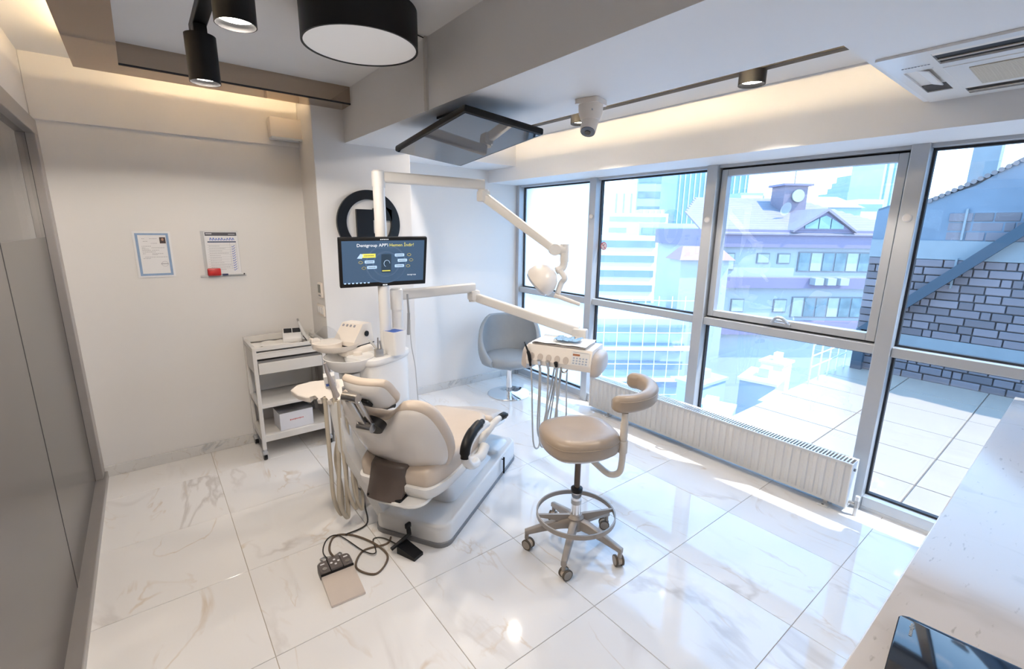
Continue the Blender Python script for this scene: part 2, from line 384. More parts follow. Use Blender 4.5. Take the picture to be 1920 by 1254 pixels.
# ---- glass partition on the left
b = B(); b.b2((-0.70, YR, -0.01), (-0.585, YB, 0.045), 0.004); b.b2((-0.70, YR, 2.15), (-0.60, YB, 2.235), 0.003); b.b2((-0.70, 2.03, 0.045), (-0.60, YB, 2.15), 0.003)
pt = struct(b.out('wall_partition', M_steel, ang=None), 'glass partition in a brushed steel frame with a frosted lower part')
seams = [2.03, 0.88, -0.50, -1.60, YR+0.02]
for y1, y0 in zip(seams, seams[1:]):
    B().b2((-0.652, y0+0.003, 1.588), (-0.640, y1-0.003, 2.15)).out('glass_pane', M_pglass, pt, None)
    B().b2((-0.652, y0+0.003, 0.045), (-0.640, y1-0.003, 1.588)).out('frosted_pane', M_pfilm, pt, None, 'frosted grey-brown lower pane')
for y in seams[:3]:
    B().b2((-0.656, y-0.003, 0.045), (-0.639, y+0.003, 2.15)).out('seam', M_gasket, pt, None)
cw = mat('corridor_paint', (0.55, 0.50, 0.45), 0.6, noise=0.03)
b = B(); b.b2((-2.2, YR, -0.1), (-2.1, 2.5, 2.7)); b.b2((-2.2, YR, -0.1), (-0.70, 2.5, -0.01)); b.b2((-2.2, YR, 2.6), (-0.75, 2.5, 2.7)); b.b2((-2.2, 2.3, -0.1), (-0.7, 2.45, 2.7)); b.b2((-2.2, YR-.12, -0.1), (-0.7, YR, 2.7))
struct(b.out('wall_corridor', cw, ang=None), 'beige corridor walls behind the glass partition')

# ---- window band
XI2, XO, XG = 3.075, 3.19, 3.165
MULL = [2.345, 1.26, 0.12, -1.035, -2.21]
for k in range(4):
    y1, y0 = MULL[k], MULL[k+1]
    hw = 0.04
    a0, a1 = y0+hw, y1-(hw if k else 0.025)
    gm = M_frost if k == 0 else M_glass
    b = B()
    b.b2((XI2+0.02, a0, 0.975), (XO, a1, 1.032), 0.004)                       # transom
    b.b2((XI2+0.02, a0, 0.02), (XO, a1, 0.085), 0.004)                        # sill rail
    b.b2((XI2+0.02, a0, ZH-0.02), (XO, a1, ZH+0.03), 0.003)                   # head
    labs = ['frosted pane bay of the window band next to the alcove', 'window bay holding the no smoking sticker', 'window bay with the opening sash and its handle', 'window bay at the counter end facing the stone wall']
    wn = struct(b.out('window_%d' % (k+1), M_alu, ang=None), labs[k])
    for z0, z1, op in ((0.085, 0.975, 0), (1.032, ZH-0.02, 1)):
        g = B()                                                               # gasket frame
        t = 0.012
        g.b2((XG-0.02, a0, z0), (XG+0.012, a0+t, z1)); g.b2((XG-0.02, a1-t, z0), (XG+0.012, a1, z1))
        g.b2((XG-0.02, a0+t, z0), (XG+0.012, a1-t, z0+t)); g.b2((XG-0.02, a0+t, z1-t), (XG+0.012, a1-t, z1))
        g.out('gasket', M_gasket, wn, None)
        if k == 2 and op:                                                     # opening sash
            f = B(); w = 0.045
            f.b2((XG-0.045, a0+t, z0+t), (XG+0.01, a0+t+w, z1-t), 0.003); f.b2((XG-0.045, a1-t-w, z0+t), (XG+0.01, a1-t, z1-t), 0.003)
            f.b2((XG-0.045, a0+t+w, z0+t), (XG+0.01, a1-t-w, z0+t+w), 0.003); f.b2((XG-0.045, a0+t+w, z1-t-w), (XG+0.01, a1-t-w, z1-t), 0.003)
            sf = f.out('sash_frame', M_alu, wn, None)
            h = B(); yc = (a0+a1)/2
            h.box((XG-0.052, yc, z0+t+0.02), (0.02, 0.13, 0.022), 0.005); h.tube([(XG-0.06, yc+0.045, z0+0.04), (XG-0.075, yc+0.02, z0+0.075), (XG-0.075, yc-0.02, z0+0.075), (XG-0.06, yc-0.045, z0+0.045)], 0.011, 8)
            h.out('window_handle', mat('handle_grey', (0.45, 0.47, 0.5), 0.4, 0.4, noise=0.03), sf)
            B().b2((XG-0.004, a0+t+w, z0+t+w), (XG+0.004, a1-t-w, z1-t-w)).out('glass_pane', gm, wn, None)
        else:
            B().b2((XG-0.004, a0+t, z0+t), (XG+0.004, a1-t, z1-t)).out('glass_pane', gm, wn, None)
for k, y in enumerate(MULL):
    hw = 0.04 if k else 0.025
    struct(B().b2((XI2, y-hw, 0), (XO, y+hw, ZH+0.04), 0.004).out('trim_%d' % (k+2), M_alu, ang=None), ['aluminium window post in the alcove corner', 'aluminium mullion right of the frosted bay', 'aluminium mullion left of the opening sash', 'aluminium mullion at the radiator end', 'aluminium mullion above the counter'][k])
struct(B().b2((3.10, YR, -0.02), (3.30, YA, 0.022), 0.003).out('trim_7', mat('sill_white', (0.75, 0.76, 0.78), 0.3, noise=0.02), ang=None), 'white floor curb under the windows')
# unseen overhang slab, added to limit how far the sun reaches in
struct(B().b2((3.19, -4.5, ZH+0.03), (3.24, 2.6, 2.45)).out('trim_8', M_alu, ang=None), 'unseen slab added above the windows to limit the sun')

# ---- counter along the camera side
ct = thing('counter', (1.7, -2.0, 0), 'long cabinet counter with pale speckled quartz top beside the window', 'counter')
B().b2((0.30, YR+0.005, 0.86), (3.045, -1.59, 0.90), 0.003).out('worktop', M_quartz, ct, None)
cb = B().b2((0.34, YR+0.005, 0.08), (3.04, -1.63, 0.86)).out('cabinet_body', M_wood, ct, None)
for q in range(5):
    d_ = B().b2((0.36+q*0.535, -1.63, 0.10), (0.36+q*0.535+0.527, -1.612, 0.85), 0.003).out('door', M_wood, ct, None)
    B().b2((0.36+q*0.535+0.46, -1.612, 0.66), (0.36+q*0.535+0.475, -1.588, 0.80), 0.003).out('handle', M_satin, d_, None)
B().b2((0.38, YR+0.01, 0), (3.0, -1.68, 0.08)).out('plinth', M_steel, ct, None)
lt = thing('laptop', (0.74, -1.77, 0.90), 'closed black laptop lying on the quartz counter', 'laptop')
Ml = TR((0.735, -1.765, 0.90)) @ rz(math.radians(6))
B(Ml).prism(rrect(0.36, 0.25, 0.015), 0.001, 0.010, 0.002).out('base', M_black, lt)
ld = B(Ml).prism(rrect(0.36, 0.25, 0.015), 0.011, 0.018, 0.002).out('lid', M_gloss, lt)
b = B(Ml)
for q in range(8): b.box((0.125+q*0.0052, 0.103, 0.0183), (0.0036, 0.0045 if q != 5 else 0.007, 0.0006))
b.out('logo', mat('grey_print', (0.35, 0.38, 0.42), 0.5, noise=0.05), ld, None)
# ================================================================== ceiling fittings
def spot_light(loc, w, cone=150, col=(1.0, 0.885, 0.755)):
    d = bpy.data.lights.new('spot_beam', 'SPOT'); d.energy = w; d.spot_size = math.radians(cone); d.spot_blend = 0.06; d.color = col; d.shadow_soft_size = 0.04
    o = bpy.data.objects.new('spot_beam', d); COL.objects.link(o); return o
def make_spot(name, x, y, z0, h, r, label, group, w, stem=0.0, cone=150):
    t = thing(name, (x, y, z0), label, 'spotlight', group)
    B().lathe([(r*0.86, z0+0.022), (r*0.95, z0), (r, z0), (r, z0+h), (r*0.3, z0+h+0.002)], (x, y, 0), 32, cap=False).out('housing', M_black, t)
    B().lathe([(0.001, z0+0.019), (r*0.90, z0+0.019), (r*0.90, z0+0.022), (0.001, z0+0.022)], (x, y, 0), 32).out('lens', M_spoton, t, None, 'glowing white lens')
    if stem > 0: B().box((x, y, z0+h+stem/2), (0.045, 0.075, stem), 0.004).out('track_adapter', M_black, t)
    l = spot_light((x, y, z0-0.006), w, cone); l.parent = t; l.location = (0, 0, -0.008)
    return t
# left track on the raised ceiling
trk = tag(B().b2((0.042, -2.2, 2.405), (0.090, 0.66, 2.440), 0.003).out('light_track', M_black, None, None), 'black light track running along the raised white ceiling', 'light track')
SG = 'black cylinder spotlights'
make_spot('spotlight', 0.063, 0.545, 2.205, 0.165, 0.053, 'black cylinder spotlight hanging at the end of the left track', SG, SPOT_W, 0.034, cone=168)
make_spot('spotlight', 0.07, -0.145, 2.205, 0.165, 0.053, 'black cylinder spotlight cut off by the top edge of the picture', SG, SPOT_W, 0.034, cone=168)
make_spot('spotlight', 0.07, -0.90, 2.205, 0.165, 0.053, 'black cylinder spotlight on the left track above the viewer', SG, SPOT_W, 0.034, cone=168)
# slot track
tag(B().b2((2.295, -1.09, 2.452), (2.345, 1.91, 2.487), 0.003).out('light_track', M_black, None, None), 'black light track inside the ceiling slot by the windows', 'light track')
make_spot('spotlight', 2.32, -0.475, 2.392, 0.060, 0.064, 'black spotlight in the window slot nearest the air conditioner', SG, SPOT_W, cone=112)
make_spot('spotlight', 2.32, 0.72, 2.392, 0.060, 0.064, 'black spotlight in the window slot beside the security camera', SG, SPOT_W, cone=112)
t3 = make_spot('spotlight', 2.32, 1.35, 2.392, 0.060, 0.064, 'black spotlight in the window slot hidden behind the ceiling screen', SG, SPOT_W*1.3, cone=106)
for _l in t3.children:
    if _l.type == 'LIGHT': _l.rotation_euler = Vector((0.80, -0.10, 0.50)).to_track_quat('Z', 'Y').to_euler()
# drum lamp
dl = thing('drum_lamp', (0.64, 0.42, 2.59), 'large round black drum ceiling lamp with white diffuser', 'ceiling lamp')
B().lathe([(0.236, 2.44), (0.236, 2.433), (0.245, 2.433), (0.245, 2.588), (0.10, 2.589)], (0.655, 0.44, 0), 64, cap=False).out('drum', M_black, dl)
B().lathe([(0.001, 2.437), (0.237, 2.437), (0.237, 2.446), (0.001, 2.446)], (0.655, 0.44, 0), 64).out('diffuser', M_lampw, dl, None, 'white round diffuser')
B().tube([(0.88, 0.50, 2.585), (1.022, 0.545, 2.584), (1.022, 0.556, 2.30)], 0.004, 6, smooth=False).out('cable', M_black, dl)
# emergency light
el = thing('emergency_light', (0.75, 2.10, 2.28), 'white wall box of the emergency light high on the back wall', 'emergency light')
B().b2((0.60, 2.055, 2.285), (0.82, 2.145, 2.42), 0.012).out('housing', M_white2, el)
B().b2((0.605, 2.050, 2.272), (0.815, 2.135, 2.287), 0.004).out('diffuser', mat('pale_blue_diffuser', (0.60, 0.64, 0.70), 0.35, noise=0.02), el)
B().cyl((0.79, 2.06, 2.271), (0.79, 2.06, 2.276), 0.006).out('status_lamp', M_black, el)
# ceiling screen, seen from below
def screen_frame(corners):
    P = [Vector(c) for c in corners]; c = sum(P, Vector())/4
    x = (P[1]-P[0]).normalized(); y = (P[0]-P[3]); y = (y-x*y.dot(x)).normalized()
    return basis(c, x, y, x.cross(y)), (P[1]-P[0]).length, (P[0]-P[3]).length
K = 1.2
TVc = [CAMP+(Vector(p)-CAMP)*K for p in ((0.837, 0.539, 2.035), (0.785, -0.187, 2.087), (1.154, -0.219, 2.046), (1.206, 0.508, 1.994))]
Mt, tw, th = screen_frame(TVc)
if (Mt.to_3x3() @ Vector((0, 0, 1))).z > 0: Mt = Mt @ Matrix.Rotation(PI, 4, 'Y')
tv = thing('ceiling_screen', Mt.translation, 'black flat screen hanging face down under the lowered ceiling', 'screen')
B(Mt).box((0, 0, -0.016), (tw, th, 0.034), 0.010).out('casing', M_black, tv)
B(Mt).box((0, 0.004, 0.0015), (tw-0.026, th-0.032, 0.003)).out('panel', mat('dark_screen_glass', (0.012, 0.03, 0.06), 0.03, noise=0.02, spec=0.6), tv, None)
c = Mt.translation
b = B(); b.b2((c.x-0.10, c.y-0.10, ZL-0.012), (c.x+0.10, c.y+0.10, ZL)); b.cyl((c.x, c.y, ZL-0.01), (c.x, c.y, c.z+0.05), 0.02)
b.box((c.x, c.y, c.z+0.055), (0.2, 0.2, 0.02))
b.out('ceiling_bracket', M_black, tv)
# security camera
sc_ = thing('security_camera', (1.52, -0.13, ZL), 'white turret security camera under the lowered ceiling', 'camera')
B(TR((1.52, -0.13, 0)) @ rz(0.3)).prism(rrect(0.12, 0.12, 0.02), ZL-0.022, ZL-0.001).out('mount_plate', M_white2, sc_)
B().lathe([(0.058, ZL-0.02), (0.055, ZL-0.06), (0.045, ZL-0.085), (0.02, ZL-0.10)], (1.52, -0.13, 0), 24).out('turret', M_white2, sc_)
d = Vector((-0.42, -0.20, -0.88)).normalized(); p = Vector((1.525, -0.128, ZL-0.075))
hd = B(); hd.cyl(p-d*0.02, p+d*0.075, 0.043, 0.036); hd = hd.out('head', M_white2, sc_)
b = B(); b.cyl(p+d*0.073, p+d*0.079, 0.034); b.out('lens_ring', mat('camera_face', (0.10, 0.13, 0.18), 0.2, noise=0.05), hd)
b = B(); b.cyl(p+d*0.078, p+d*0.082, 0.014); b.out('lens', M_gloss, hd)
b = B(); b.box((1.49, -0.172, ZL-0.052), (0.022, 0.003, 0.007), R=Matrix.Rotation(0.3, 3, 'Z')); b.out('print', M_greyink, hd)
# ceiling cassette air conditioner
ac = thing('air_conditioner', (2.3, -1.55, ZL), 'white ceiling cassette air conditioner with grille in the lowered ceiling', 'air conditioner')
AX0, AX1, AY0, AY1 = 1.88, 2.665, -1.98, -1.125
zt, zb = ZL-0.0005, ZL-0.009
slots = [((1.925, -1.84), (2.065, -1.265)), ((AX1-0.17, -1.84), (AX1-0.06, -1.265)), ((2.10, -1.235), (2.47, -1.155)), ((2.10, -1.945), (2.47, -1.865))]
xs_ = sorted({AX0, AX1} | {p[k][0] for p in slots for k in (0, 1)}); ys_ = sorted({AY0, AY1} | {p[k][1] for p in slots for k in (0, 1)})
b = B()
for x0, x1 in zip(xs_, xs_[1:]):
    for y0, y1 in zip(ys_, ys_[1:]):
        mx_, my_ = (x0+x1)/2, (y0+y1)/2
        if any(p[0][0] < mx_ < p[1][0] and p[0][1] < my_ < p[1][1] for p in slots): continue
        b.b2((x0, y0, zb), (x1, y1, zt))
b.out('panel', M_white, ac, None)
for k, (q0, q1) in enumerate(slots):
    lv = B().b2((*q0, zt-0.002), (*q1, zt-0.0005)).out('air_slot', M_black if k < 2 else M_white2, ac, None)
    cx_, cy_ = (q0[0]+q1[0])/2, (q0[1]+q1[1])/2
    if k < 2:
        B().box((cx_-0.058, cy_, zt-0.005), (0.022, q1[1]-q0[1], 0.004), R=Matrix.Rotation(0.12, 3, 'Y')).out('louver', M_white2, lv, None)
        B().b2((cx_+0.022, q0[1], zt-0.007), (cx_+0.029, q1[1], zt-0.003)).out('louver', M_white2, lv, None)
    else:
        B().box((cx_-0.06, cy_-0.015, zt-0.010), (0.24, 0.035, 0.004), R=Matrix.Rotation(0.3, 3, 'X')).out('louver', M_white, lv, None)
        B().b2((q1[0]-0.11, q0[1], zt-0.004), (q1[0], q1[1], zt-0.003)).out('gap', M_black, lv, None)
B().b2((2.115, -1.84, zb-0.003), (2.48, -1.262, zb+0.004), 0.002).out('grille_frame', M_white, ac, None)
g = B(); n = 30; gx0, gx1, gy0, gy1 = 2.165, 2.44, -1.80, -1.325
g.b2((gx0, gy0, zb-0.0040), (gx1, gy1, zb-0.003)); gr = g.out('grille', mat('beige_grille', (0.30, 0.26, 0.20), 0.6, noise=0.05), ac, None)
g = B()
for i in range(n):
    x = gx0+(gx1-gx0)*(i+0.5)/n; g.b2((x-0.003, gy0, zb-0.0065), (x+0.003, gy1, zb-0.004))
for i in range(36):
    y = gy0+(gy1-gy0)*(i+0.5)/36; g.b2((gx0, y-0.0012, zb-0.006), (gx1, y+0.0012, zb-0.004))
o = g.out('grille_bars', mat('cream_grille', (0.66, 0.60, 0.50), 0.5, noise=0.03), gr, None); o['kind'] = 'stuff'
g = B()
for q in range(9): g.b2((2.035, AY1-0.045-q*0.009, zb-0.0012), (2.042, AY1-0.039-q*0.009, zb-0.0004))
g.out('logo', M_greyink, ac, None)

# ================================================================== wall things
# emblem on the column: disc with a G-shaped cut
lc = Vector((1.175, YC, 1.695)); LR = 0.245
Me = basis(lc, (1, 0, 0), (0, 0, 1), (0, -1, 0))
em = thing('wall_emblem', (lc.x, YC, lc.z-LR), 'round black emblem with a letter G mounted on the white column', 'emblem')
b = B(Me); N = 64
def ringpts(r, z): return [(r*math.cos(2*PI*i/N), r*math.sin(2*PI*i/N), z) for i in range(N)]
b.loft([ringpts(LR*0.72, 0.003), ringpts(LR, 0.003), ringpts(LR, 0.03), ringpts(LR*0.72, 0.03), ringpts(LR*0.72, 0.003)], cap=False)
b.out('ring', M_emb, em)
b = B(Me)
pts = [(-0.40, -0.46), (-0.40, 0.42), (0.14, 0.42), (0.14, 0.46), (0.30, 0.44), (0.42, 0.58), (0.74, 0.42), (0.74, 0.10), (0.12, 0.10), (0.12, -0.30), (0.22, -0.30), (0.22, -0.46)]
b.prism([(x*LR, y*LR) for x, y in pts], 0.003, 0.03); b.out('inner_block', M_emb, em, None)
# certificate
Mw = lambda x, z: basis((x, YB-0.003, z), (1, 0, 0), (0, 0, 1), (0, -1, 0))
def plate(M, x0, y0, x1, y1, z0, z1, name, m, par, label=None): return B(M).b2((x0, y0, z0), (x1, y1, z1)).out(name, m, par, None, label)
ce = thing('certificate', (-0.155, YB, 1.32), 'certificate with blue border and small portrait on the back wall', 'certificate')
Mc = Mw(-0.255, 1.322)
plate(Mc, 0, 0, 0.20, 0.30, 0, 0.004, 'clear_holder', M_paper, ce)
for (x0, y0, x1, y1) in ((0.012, 0.012, 0.188, 0.026), (0.012, 0.276, 0.188, 0.288), (0.012, 0.026, 0.026, 0.276), (0.174, 0.026, 0.188, 0.276)): plate(Mc, x0, y0, x1, y1, 0.004, 0.0048, 'border', M_cert, ce)
ph = plate(Mc, 0.138, 0.222, 0.170, 0.262, 0.004, 0.0052, 'portrait', mat('photo_back', (0.05, 0.03, 0.03), 0.5, noise=0.1), ce)
b = B(Mc); b.prism([(0.154+0.007*math.cos(t*PI/8), 0.248+0.009*math.sin(t*PI/8)) for t in range(16)], 0.0052, 0.0056); b.out('face', mat('photo_skin', (0.45, 0.25, 0.17), 0.6, noise=0.05), ph, None)
b = B(Mc)
for y, xs in ((0.252, ((0.045, 0.06), (0.085, 0.125))), (0.235, ((0.05, 0.075),)), (0.222, ((0.09, 0.125),)), (0.203, ((0.04, 0.09),)), (0.193, ((0.04, 0.06), (0.09, 0.16))), (0.185, ((0.04, 0.075),)), (0.177, ((0.04, 0.085), (0.09, 0.13))), (0.166, ((0.04, 0.11),)), (0.155, ((0.04, 0.055), (0.09, 0.15))), (0.148, ((0.09, 0.12),)), (0.133, ((0.05, 0.17),)), (0.124, ((0.04, 0.08),))):
    for x0, x1 in xs:
        x = x0
        while x < x1:
            w = random.uniform(0.004, 0.011); b.b2((x, y, 0.0041), (min(x+w, x1), y+0.0022, 0.0045)); x += w+0.0022
b.out('print', M_greyink, ce, None)
b = B(Mc); b.tube([(0.15+0.018*math.cos(k*PI/8), 0.088+0.016*math.sin(k*PI/8), 0.0045) for k in range(16)], 0.0007, 4, 1, closed=True); b.b2((0.128, 0.086, 0.0041), (0.168, 0.090, 0.0046)); b.out('stamp', M_greyink, ce, None)
# checklist on an acrylic board
cl = thing('checklist_board', (0.24, YB, 1.32), 'clear acrylic board holding a printed checklist on the back wall', 'checklist')
Mk = Mw(0.125, 1.322)
plate(Mk, -0.012, 0.0, 0.215, 0.305, 0, 0.004, 'backing', M_clear, cl)
ps = plate(Mk, 0.008, 0.006, 0.212, 0.300, 0.004, 0.0055, 'sheet', M_paper, cl)
plate(Mk, 0.014, 0.272, 0.206, 0.296, 0.0055, 0.0062, 'header', M_ink, ps)
plate(Mk, 0.025, 0.226, 0.198, 0.234, 0.0055, 0.0062, 'table_head', mat('navy_print', (0.04, 0.07, 0.16), 0.6, noise=0.1), ps)
b = B(Mk)
for q in range(11): b.b2((0.020, 0.208-q*0.0165, 0.0055), (0.196, 0.2088-q*0.0165, 0.006))
for x in (0.158, 0.196): b.b2((x, 0.04, 0.0055), (x+0.0008, 0.226, 0.006))
for q in range(11):
    x = 0.03
    e = random.uniform(0.09, 0.15)
    while x < e:
        w = random.uniform(0.004, 0.012); b.b2((x, 0.2-q*0.0165, 0.0055), (x+w, 0.202-q*0.0165, 0.006)); x += w+0.002
b.out('print', M_greyink, ps, None)
b = B(Mk)
for q in range(11): b.tube([(0.168, 0.20-q*0.0165, 0.0062), (0.173, 0.194-q*0.0165, 0.0062), (0.188, 0.206-q*0.0165, 0.0062)], 0.0016, 4, 3)
for q in range(9): b.tube([(0.04+q*0.017, 0.240, 0.0062), (0.045+q*0.017, 0.256+random.uniform(-.006, .004), 0.0062), (0.052+q*0.017, 0.242, 0.0062)], 0.0019, 4, 3)
b.out('handwriting', mat('blue_marker', (0.03, 0.12, 0.55), 0.5, noise=0.05), ps, None)['kind'] = 'stuff'
b = B(Mk)
for q in range(6): b.b2((0.02+q*0.006, 0.283, 0.0062), (0.0245+q*0.006, 0.289, 0.0066))
for q in range(7): b.b2((0.155+q*0.006, 0.281, 0.0062), (0.159+q*0.006, 0.285, 0.0066))
b.out('lettering', M_paper, ps, None)['kind'] = 'stuff'
b = B(Mk); b.b2((-0.045, -0.012, 0.0), (0.235, -0.006, 0.05)); b.b2((-0.045, -0.012, 0.046), (0.235, 0.006, 0.05)); b.out('pen_ledge', M_clear, cl, None)
tag(B(Mk).box((0.042, 0.022, 0.026), (0.080, 0.052, 0.026), 0.007).out('board_eraser', M_red), 'red board eraser on the clear ledge below the checklist', 'eraser')
mk = thing('marker_pen', Mk @ Vector((0.16, 0.0, 0.02)), 'white marker pen with dark blue cap on the clear ledge', 'pen')
b = B(Mk); b.cyl((0.09, 0.0015, 0.02), (0.125, 0.0015, 0.02), 0.0065); b.out('cap', mat('navy_plastic', (0.02, 0.03, 0.12), 0.4, noise=0.05), mk)
b = B(Mk); b.cyl((0.125, 0.0015, 0.02), (0.222, 0.0015, 0.02), 0.0058); b.out('barrel', M_white, mk)
b = B(Mk); b.cyl((0.222, 0.0015, 0.02), (0.230, 0.0015, 0.02), 0.0052); b.out('end_plug', M_black, mk)
# thermostat and switch on the column's side
Ms = basis((XC0-0.001, 1.87, 1.2), (0, -1, 0), (0, 0, 1), (-1, 0, 0))
tt = thing('thermostat', (XC0, 1.87, 1.14), 'white thermostat with grey display on the column side', 'thermostat')
B(Ms).prism(rrect(0.085, 0.115, 0.008), 0, 0.014, 0.003).out('plate', M_white2, tt)
B(Ms).box((0, 0.012, 0.015), (0.056, 0.062, 0.003)).out('display', mat('lcd_grey', (0.16, 0.17, 0.15), 0.3, noise=0.05), tt, None)
B(Ms).box((0, -0.04, 0.015), (0.05, 0.012, 0.003), 0.001).out('buttons', M_grey, tt, None)
Ms2 = basis((XC0-0.001, 1.90, 1.045), (0, -1, 0), (0, 0, 1), (-1, 0, 0))
sw = thing('socket_plate', (XC0, 1.90, 1.0), 'white triple switch and socket plate below the thermostat', 'switch')
B(Ms2).prism(rrect(0.17, 0.085, 0.008), 0, 0.010, 0.003).out('plate', M_white2, sw)
for q in (-0.053, 0.0, 0.053): B(Ms2).box((q, 0, 0.011), (0.044, 0.05, 0.006), 0.003).out('rocker', M_white, sw)

# ================================================================== radiator
ra = thing('radiator', (2.98, 0, 0.0), 'long low white panel radiator under the windows', 'radiator')
RY0, RY1, RZ0, RZ1, RXF = -1.035, 1.035, 0.045, 0.335, 2.925
b = B(); nf = 42; prof = []
pit = (RY1-RY0-0.03)/nf
for i in range(nf):
    y = RY0+0.015+i*pit
    prof += [(y, 0), (y+pit*0.30, 0), (y+pit*0.42, 0.009), (y+pit*0.80, 0.009), (y+pit*0.92, 0)]
prof = [(RY0, 0)] + prof + [(RY1, 0)]
def prow(z, k): return [(RXF+0.012-d*k, y, z) for y, d in prof]
rows = [(RZ0, 0), (RZ0+0.018, 0), (RZ0+0.032, 1), (RZ1-0.036, 1), (RZ1-0.022, 0), (RZ1-0.004, 0)]
b.loft([prow(z, k) for z, k in rows], cap=False, closed=False)
b.b2((RXF+0.013, RY0, RZ0), (RXF+0.022, RY1, RZ1-0.004))
b.out('front_panel', M_wmetal, ra)
b = B(); b.b2((3.025, RY0, RZ0), (3.04, RY1, RZ1-0.004)); b.out('rear_panel', M_wmetal, ra, None)
for y in (RY0-0.002, RY1+0.002): B().box((2.983, y, (RZ0+RZ1)/2), (0.118, 0.006, RZ1-RZ0), 0.001).out('side_cover', M_white, ra, None)
b = B(); b.b2((2.93, RY0, RZ1-0.006), (2.937, RY1, RZ1)); b.b2((3.033, RY0, RZ1-0.006), (3.04, RY1, RZ1)); b.out('top_rim', M_white, ra, None)
b = B(); ns = 110
for i in range(ns):
    y = RY0+0.02+(RY1-RY0-0.04)*i/(ns-1)
    b.box((2.985, y, RZ1-0.003), (0.098, 0.008, 0.003))
o = b.out('top_grille', M_white, ra, None); o['kind'] = 'stuff'
B().b2((2.96, RY0+0.02, RZ0+0.03), (3.02, RY1-0.02, RZ1-0.03)).out('core', M_grey, ra, None)
for y in (-0.92, 0.85):
    f = B(); f.b2((2.985, y-0.012, 0.004), (2.999, y+0.012, 0.06)); f.box((2.975, y, 0.004), (0.09, 0.06, 0.006), 0.001); ft = f.out('foot', M_white, ra, None)
    B().cyl((2.945, y, 0.007), (2.945, y, 0.010), 0.007).out('screw', M_grey, ft)
b = B(); b.cyl((2.98, RY0-0.005, 0.075), (2.98, RY0-0.045, 0.075), 0.010); b.cyl((2.98, RY0-0.045, 0.055), (2.98, RY0-0.045, 0.10), 0.013); vv = b.out('valve', M_satin, ra)
b = B(); b.cyl((2.98, RY0-0.045, 0.10), (2.98, RY0-0.045, 0.128), 0.012); b.out('valve_cap', M_white, vv)
b = B(); b.cyl((2.98, RY0-0.045, -0.01), (2.98, RY0-0.045, 0.055), 0.011); b.out('pipe_sleeve', M_white, vv)
B().cyl((2.965, RY0-0.004, RZ1-0.045), (2.965, RY0-0.014, RZ1-0.045), 0.009).out('vent_plug', M_grey, ra)

# ================================================================== instrument trolley
TX0, TX1, TY0, TY1, TZ = 0.29, 0.775, 1.765, 2.12, 0.845
tr = thing('trolley', ((TX0+TX1)/2, (TY0+TY1)/2, 0), 'white steel instrument trolley with drawer and shelves by the column', 'trolley')
pw = 0.026
for x in (TX0+pw/2, TX1-pw/2):
    for y in (TY0+pw/2, TY1-pw/2): B().b2((x-pw/2, y-pw/2, 0.085), (x+pw/2, y+pw/2, TZ-0.02), 0.003).out('post', M_wmetal, tr, None)
b = B()
for y in (TY0, TY1-pw): b.b2((TX0, y, TZ-0.028), (TX1, y+pw, TZ-0.002 if y == TY0 else TZ+0.018), 0.003)
for x in (TX0, TX1-pw): b.b2((x, TY0+pw, TZ-0.028), (x+pw, TY1-pw, TZ), 0.003)
b.out('top_frame', M_wmetal, tr, None)
for z0, z1, nm in ((TZ-0.05, TZ-0.04, 'top_shelf'), (0.395, 0.422, 'shelf'), (0.14, 0.19, 'shelf')):
    B().b2((TX0+0.004, TY0+0.004, z0), (TX1-0.004, TY1-0.004, z1), 0.003).out(nm, M_wmetal, tr, None)
B().b2((TX0+pw, TY0+0.004, TZ-0.085), (TX1-pw, TY0+0.02, TZ-0.05)).out('upper_rail', M_wmetal, tr, None)
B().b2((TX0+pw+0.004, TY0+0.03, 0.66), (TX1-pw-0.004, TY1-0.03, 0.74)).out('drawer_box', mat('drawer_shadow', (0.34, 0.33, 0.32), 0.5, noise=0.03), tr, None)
B().b2((TX0+pw+0.003, TY0-0.002, 0.648), (TX1-pw-0.003, TY0+0.016, 0.728), 0.003).out('drawer', M_wmetal, tr, None)
B().b2((TX0+pw, TY1-0.012, 0.43), (TX1-pw, TY1-0.006, 0.79)).out('back_panel', M_wmetal, tr, None)
B().b2((TX0+0.006, TY0+pw, 0.65), (TX0+0.012, TY1-pw, 0.80)).out('side_panel', M_wmetal, tr, None)
for x in (TX0+pw/2, TX1-pw/2):
    for y in (TY0+pw/2, TY1-pw/2):
        t_ = B(); t_.cyl((x, y, 0.07), (x, y, 0.087), 0.013); t_.box((x, y+0.008, 0.058), (0.036, 0.05, 0.03), 0.008); cst = t_.out('caster', mat('caster_fork', (0.42, 0.43, 0.45), 0.4, noise=0.03), tr)
        w = B(); w.cyl((x-0.011, y+0.016, 0.034), (x+0.011, y+0.016, 0.034), 0.034); w.out('wheel', M_black, cst)
        w = B(); w.cyl((x-0.0125, y+0.016, 0.034), (x+0.0125, y+0.016, 0.034), 0.021); w.out('hub', M_grey, cst)
# paper on the top
b = B(); N = 10
rows = []
for i in range(N+1):
    y = TY0+0.015+(TY1-TY0-0.06)*i/N
    rows.append([(TX0+0.03+(TX1-TX0-0.06)*j/12, y+0.006*math.sin(j*1.3), TZ-0.036+0.006*math.sin(i*1.7+j*0.9)+0.005*math.sin(j*2.3)+(0.030 if i == 0 else 0.022 if i == 1 else 0.004)) for j in range(13)])
b.loft(rows, cap=False, closed=False); pp = tag(b.out('paper_towel', M_tissue), 'white paper towel spread over the trolley top', 'paper towel')
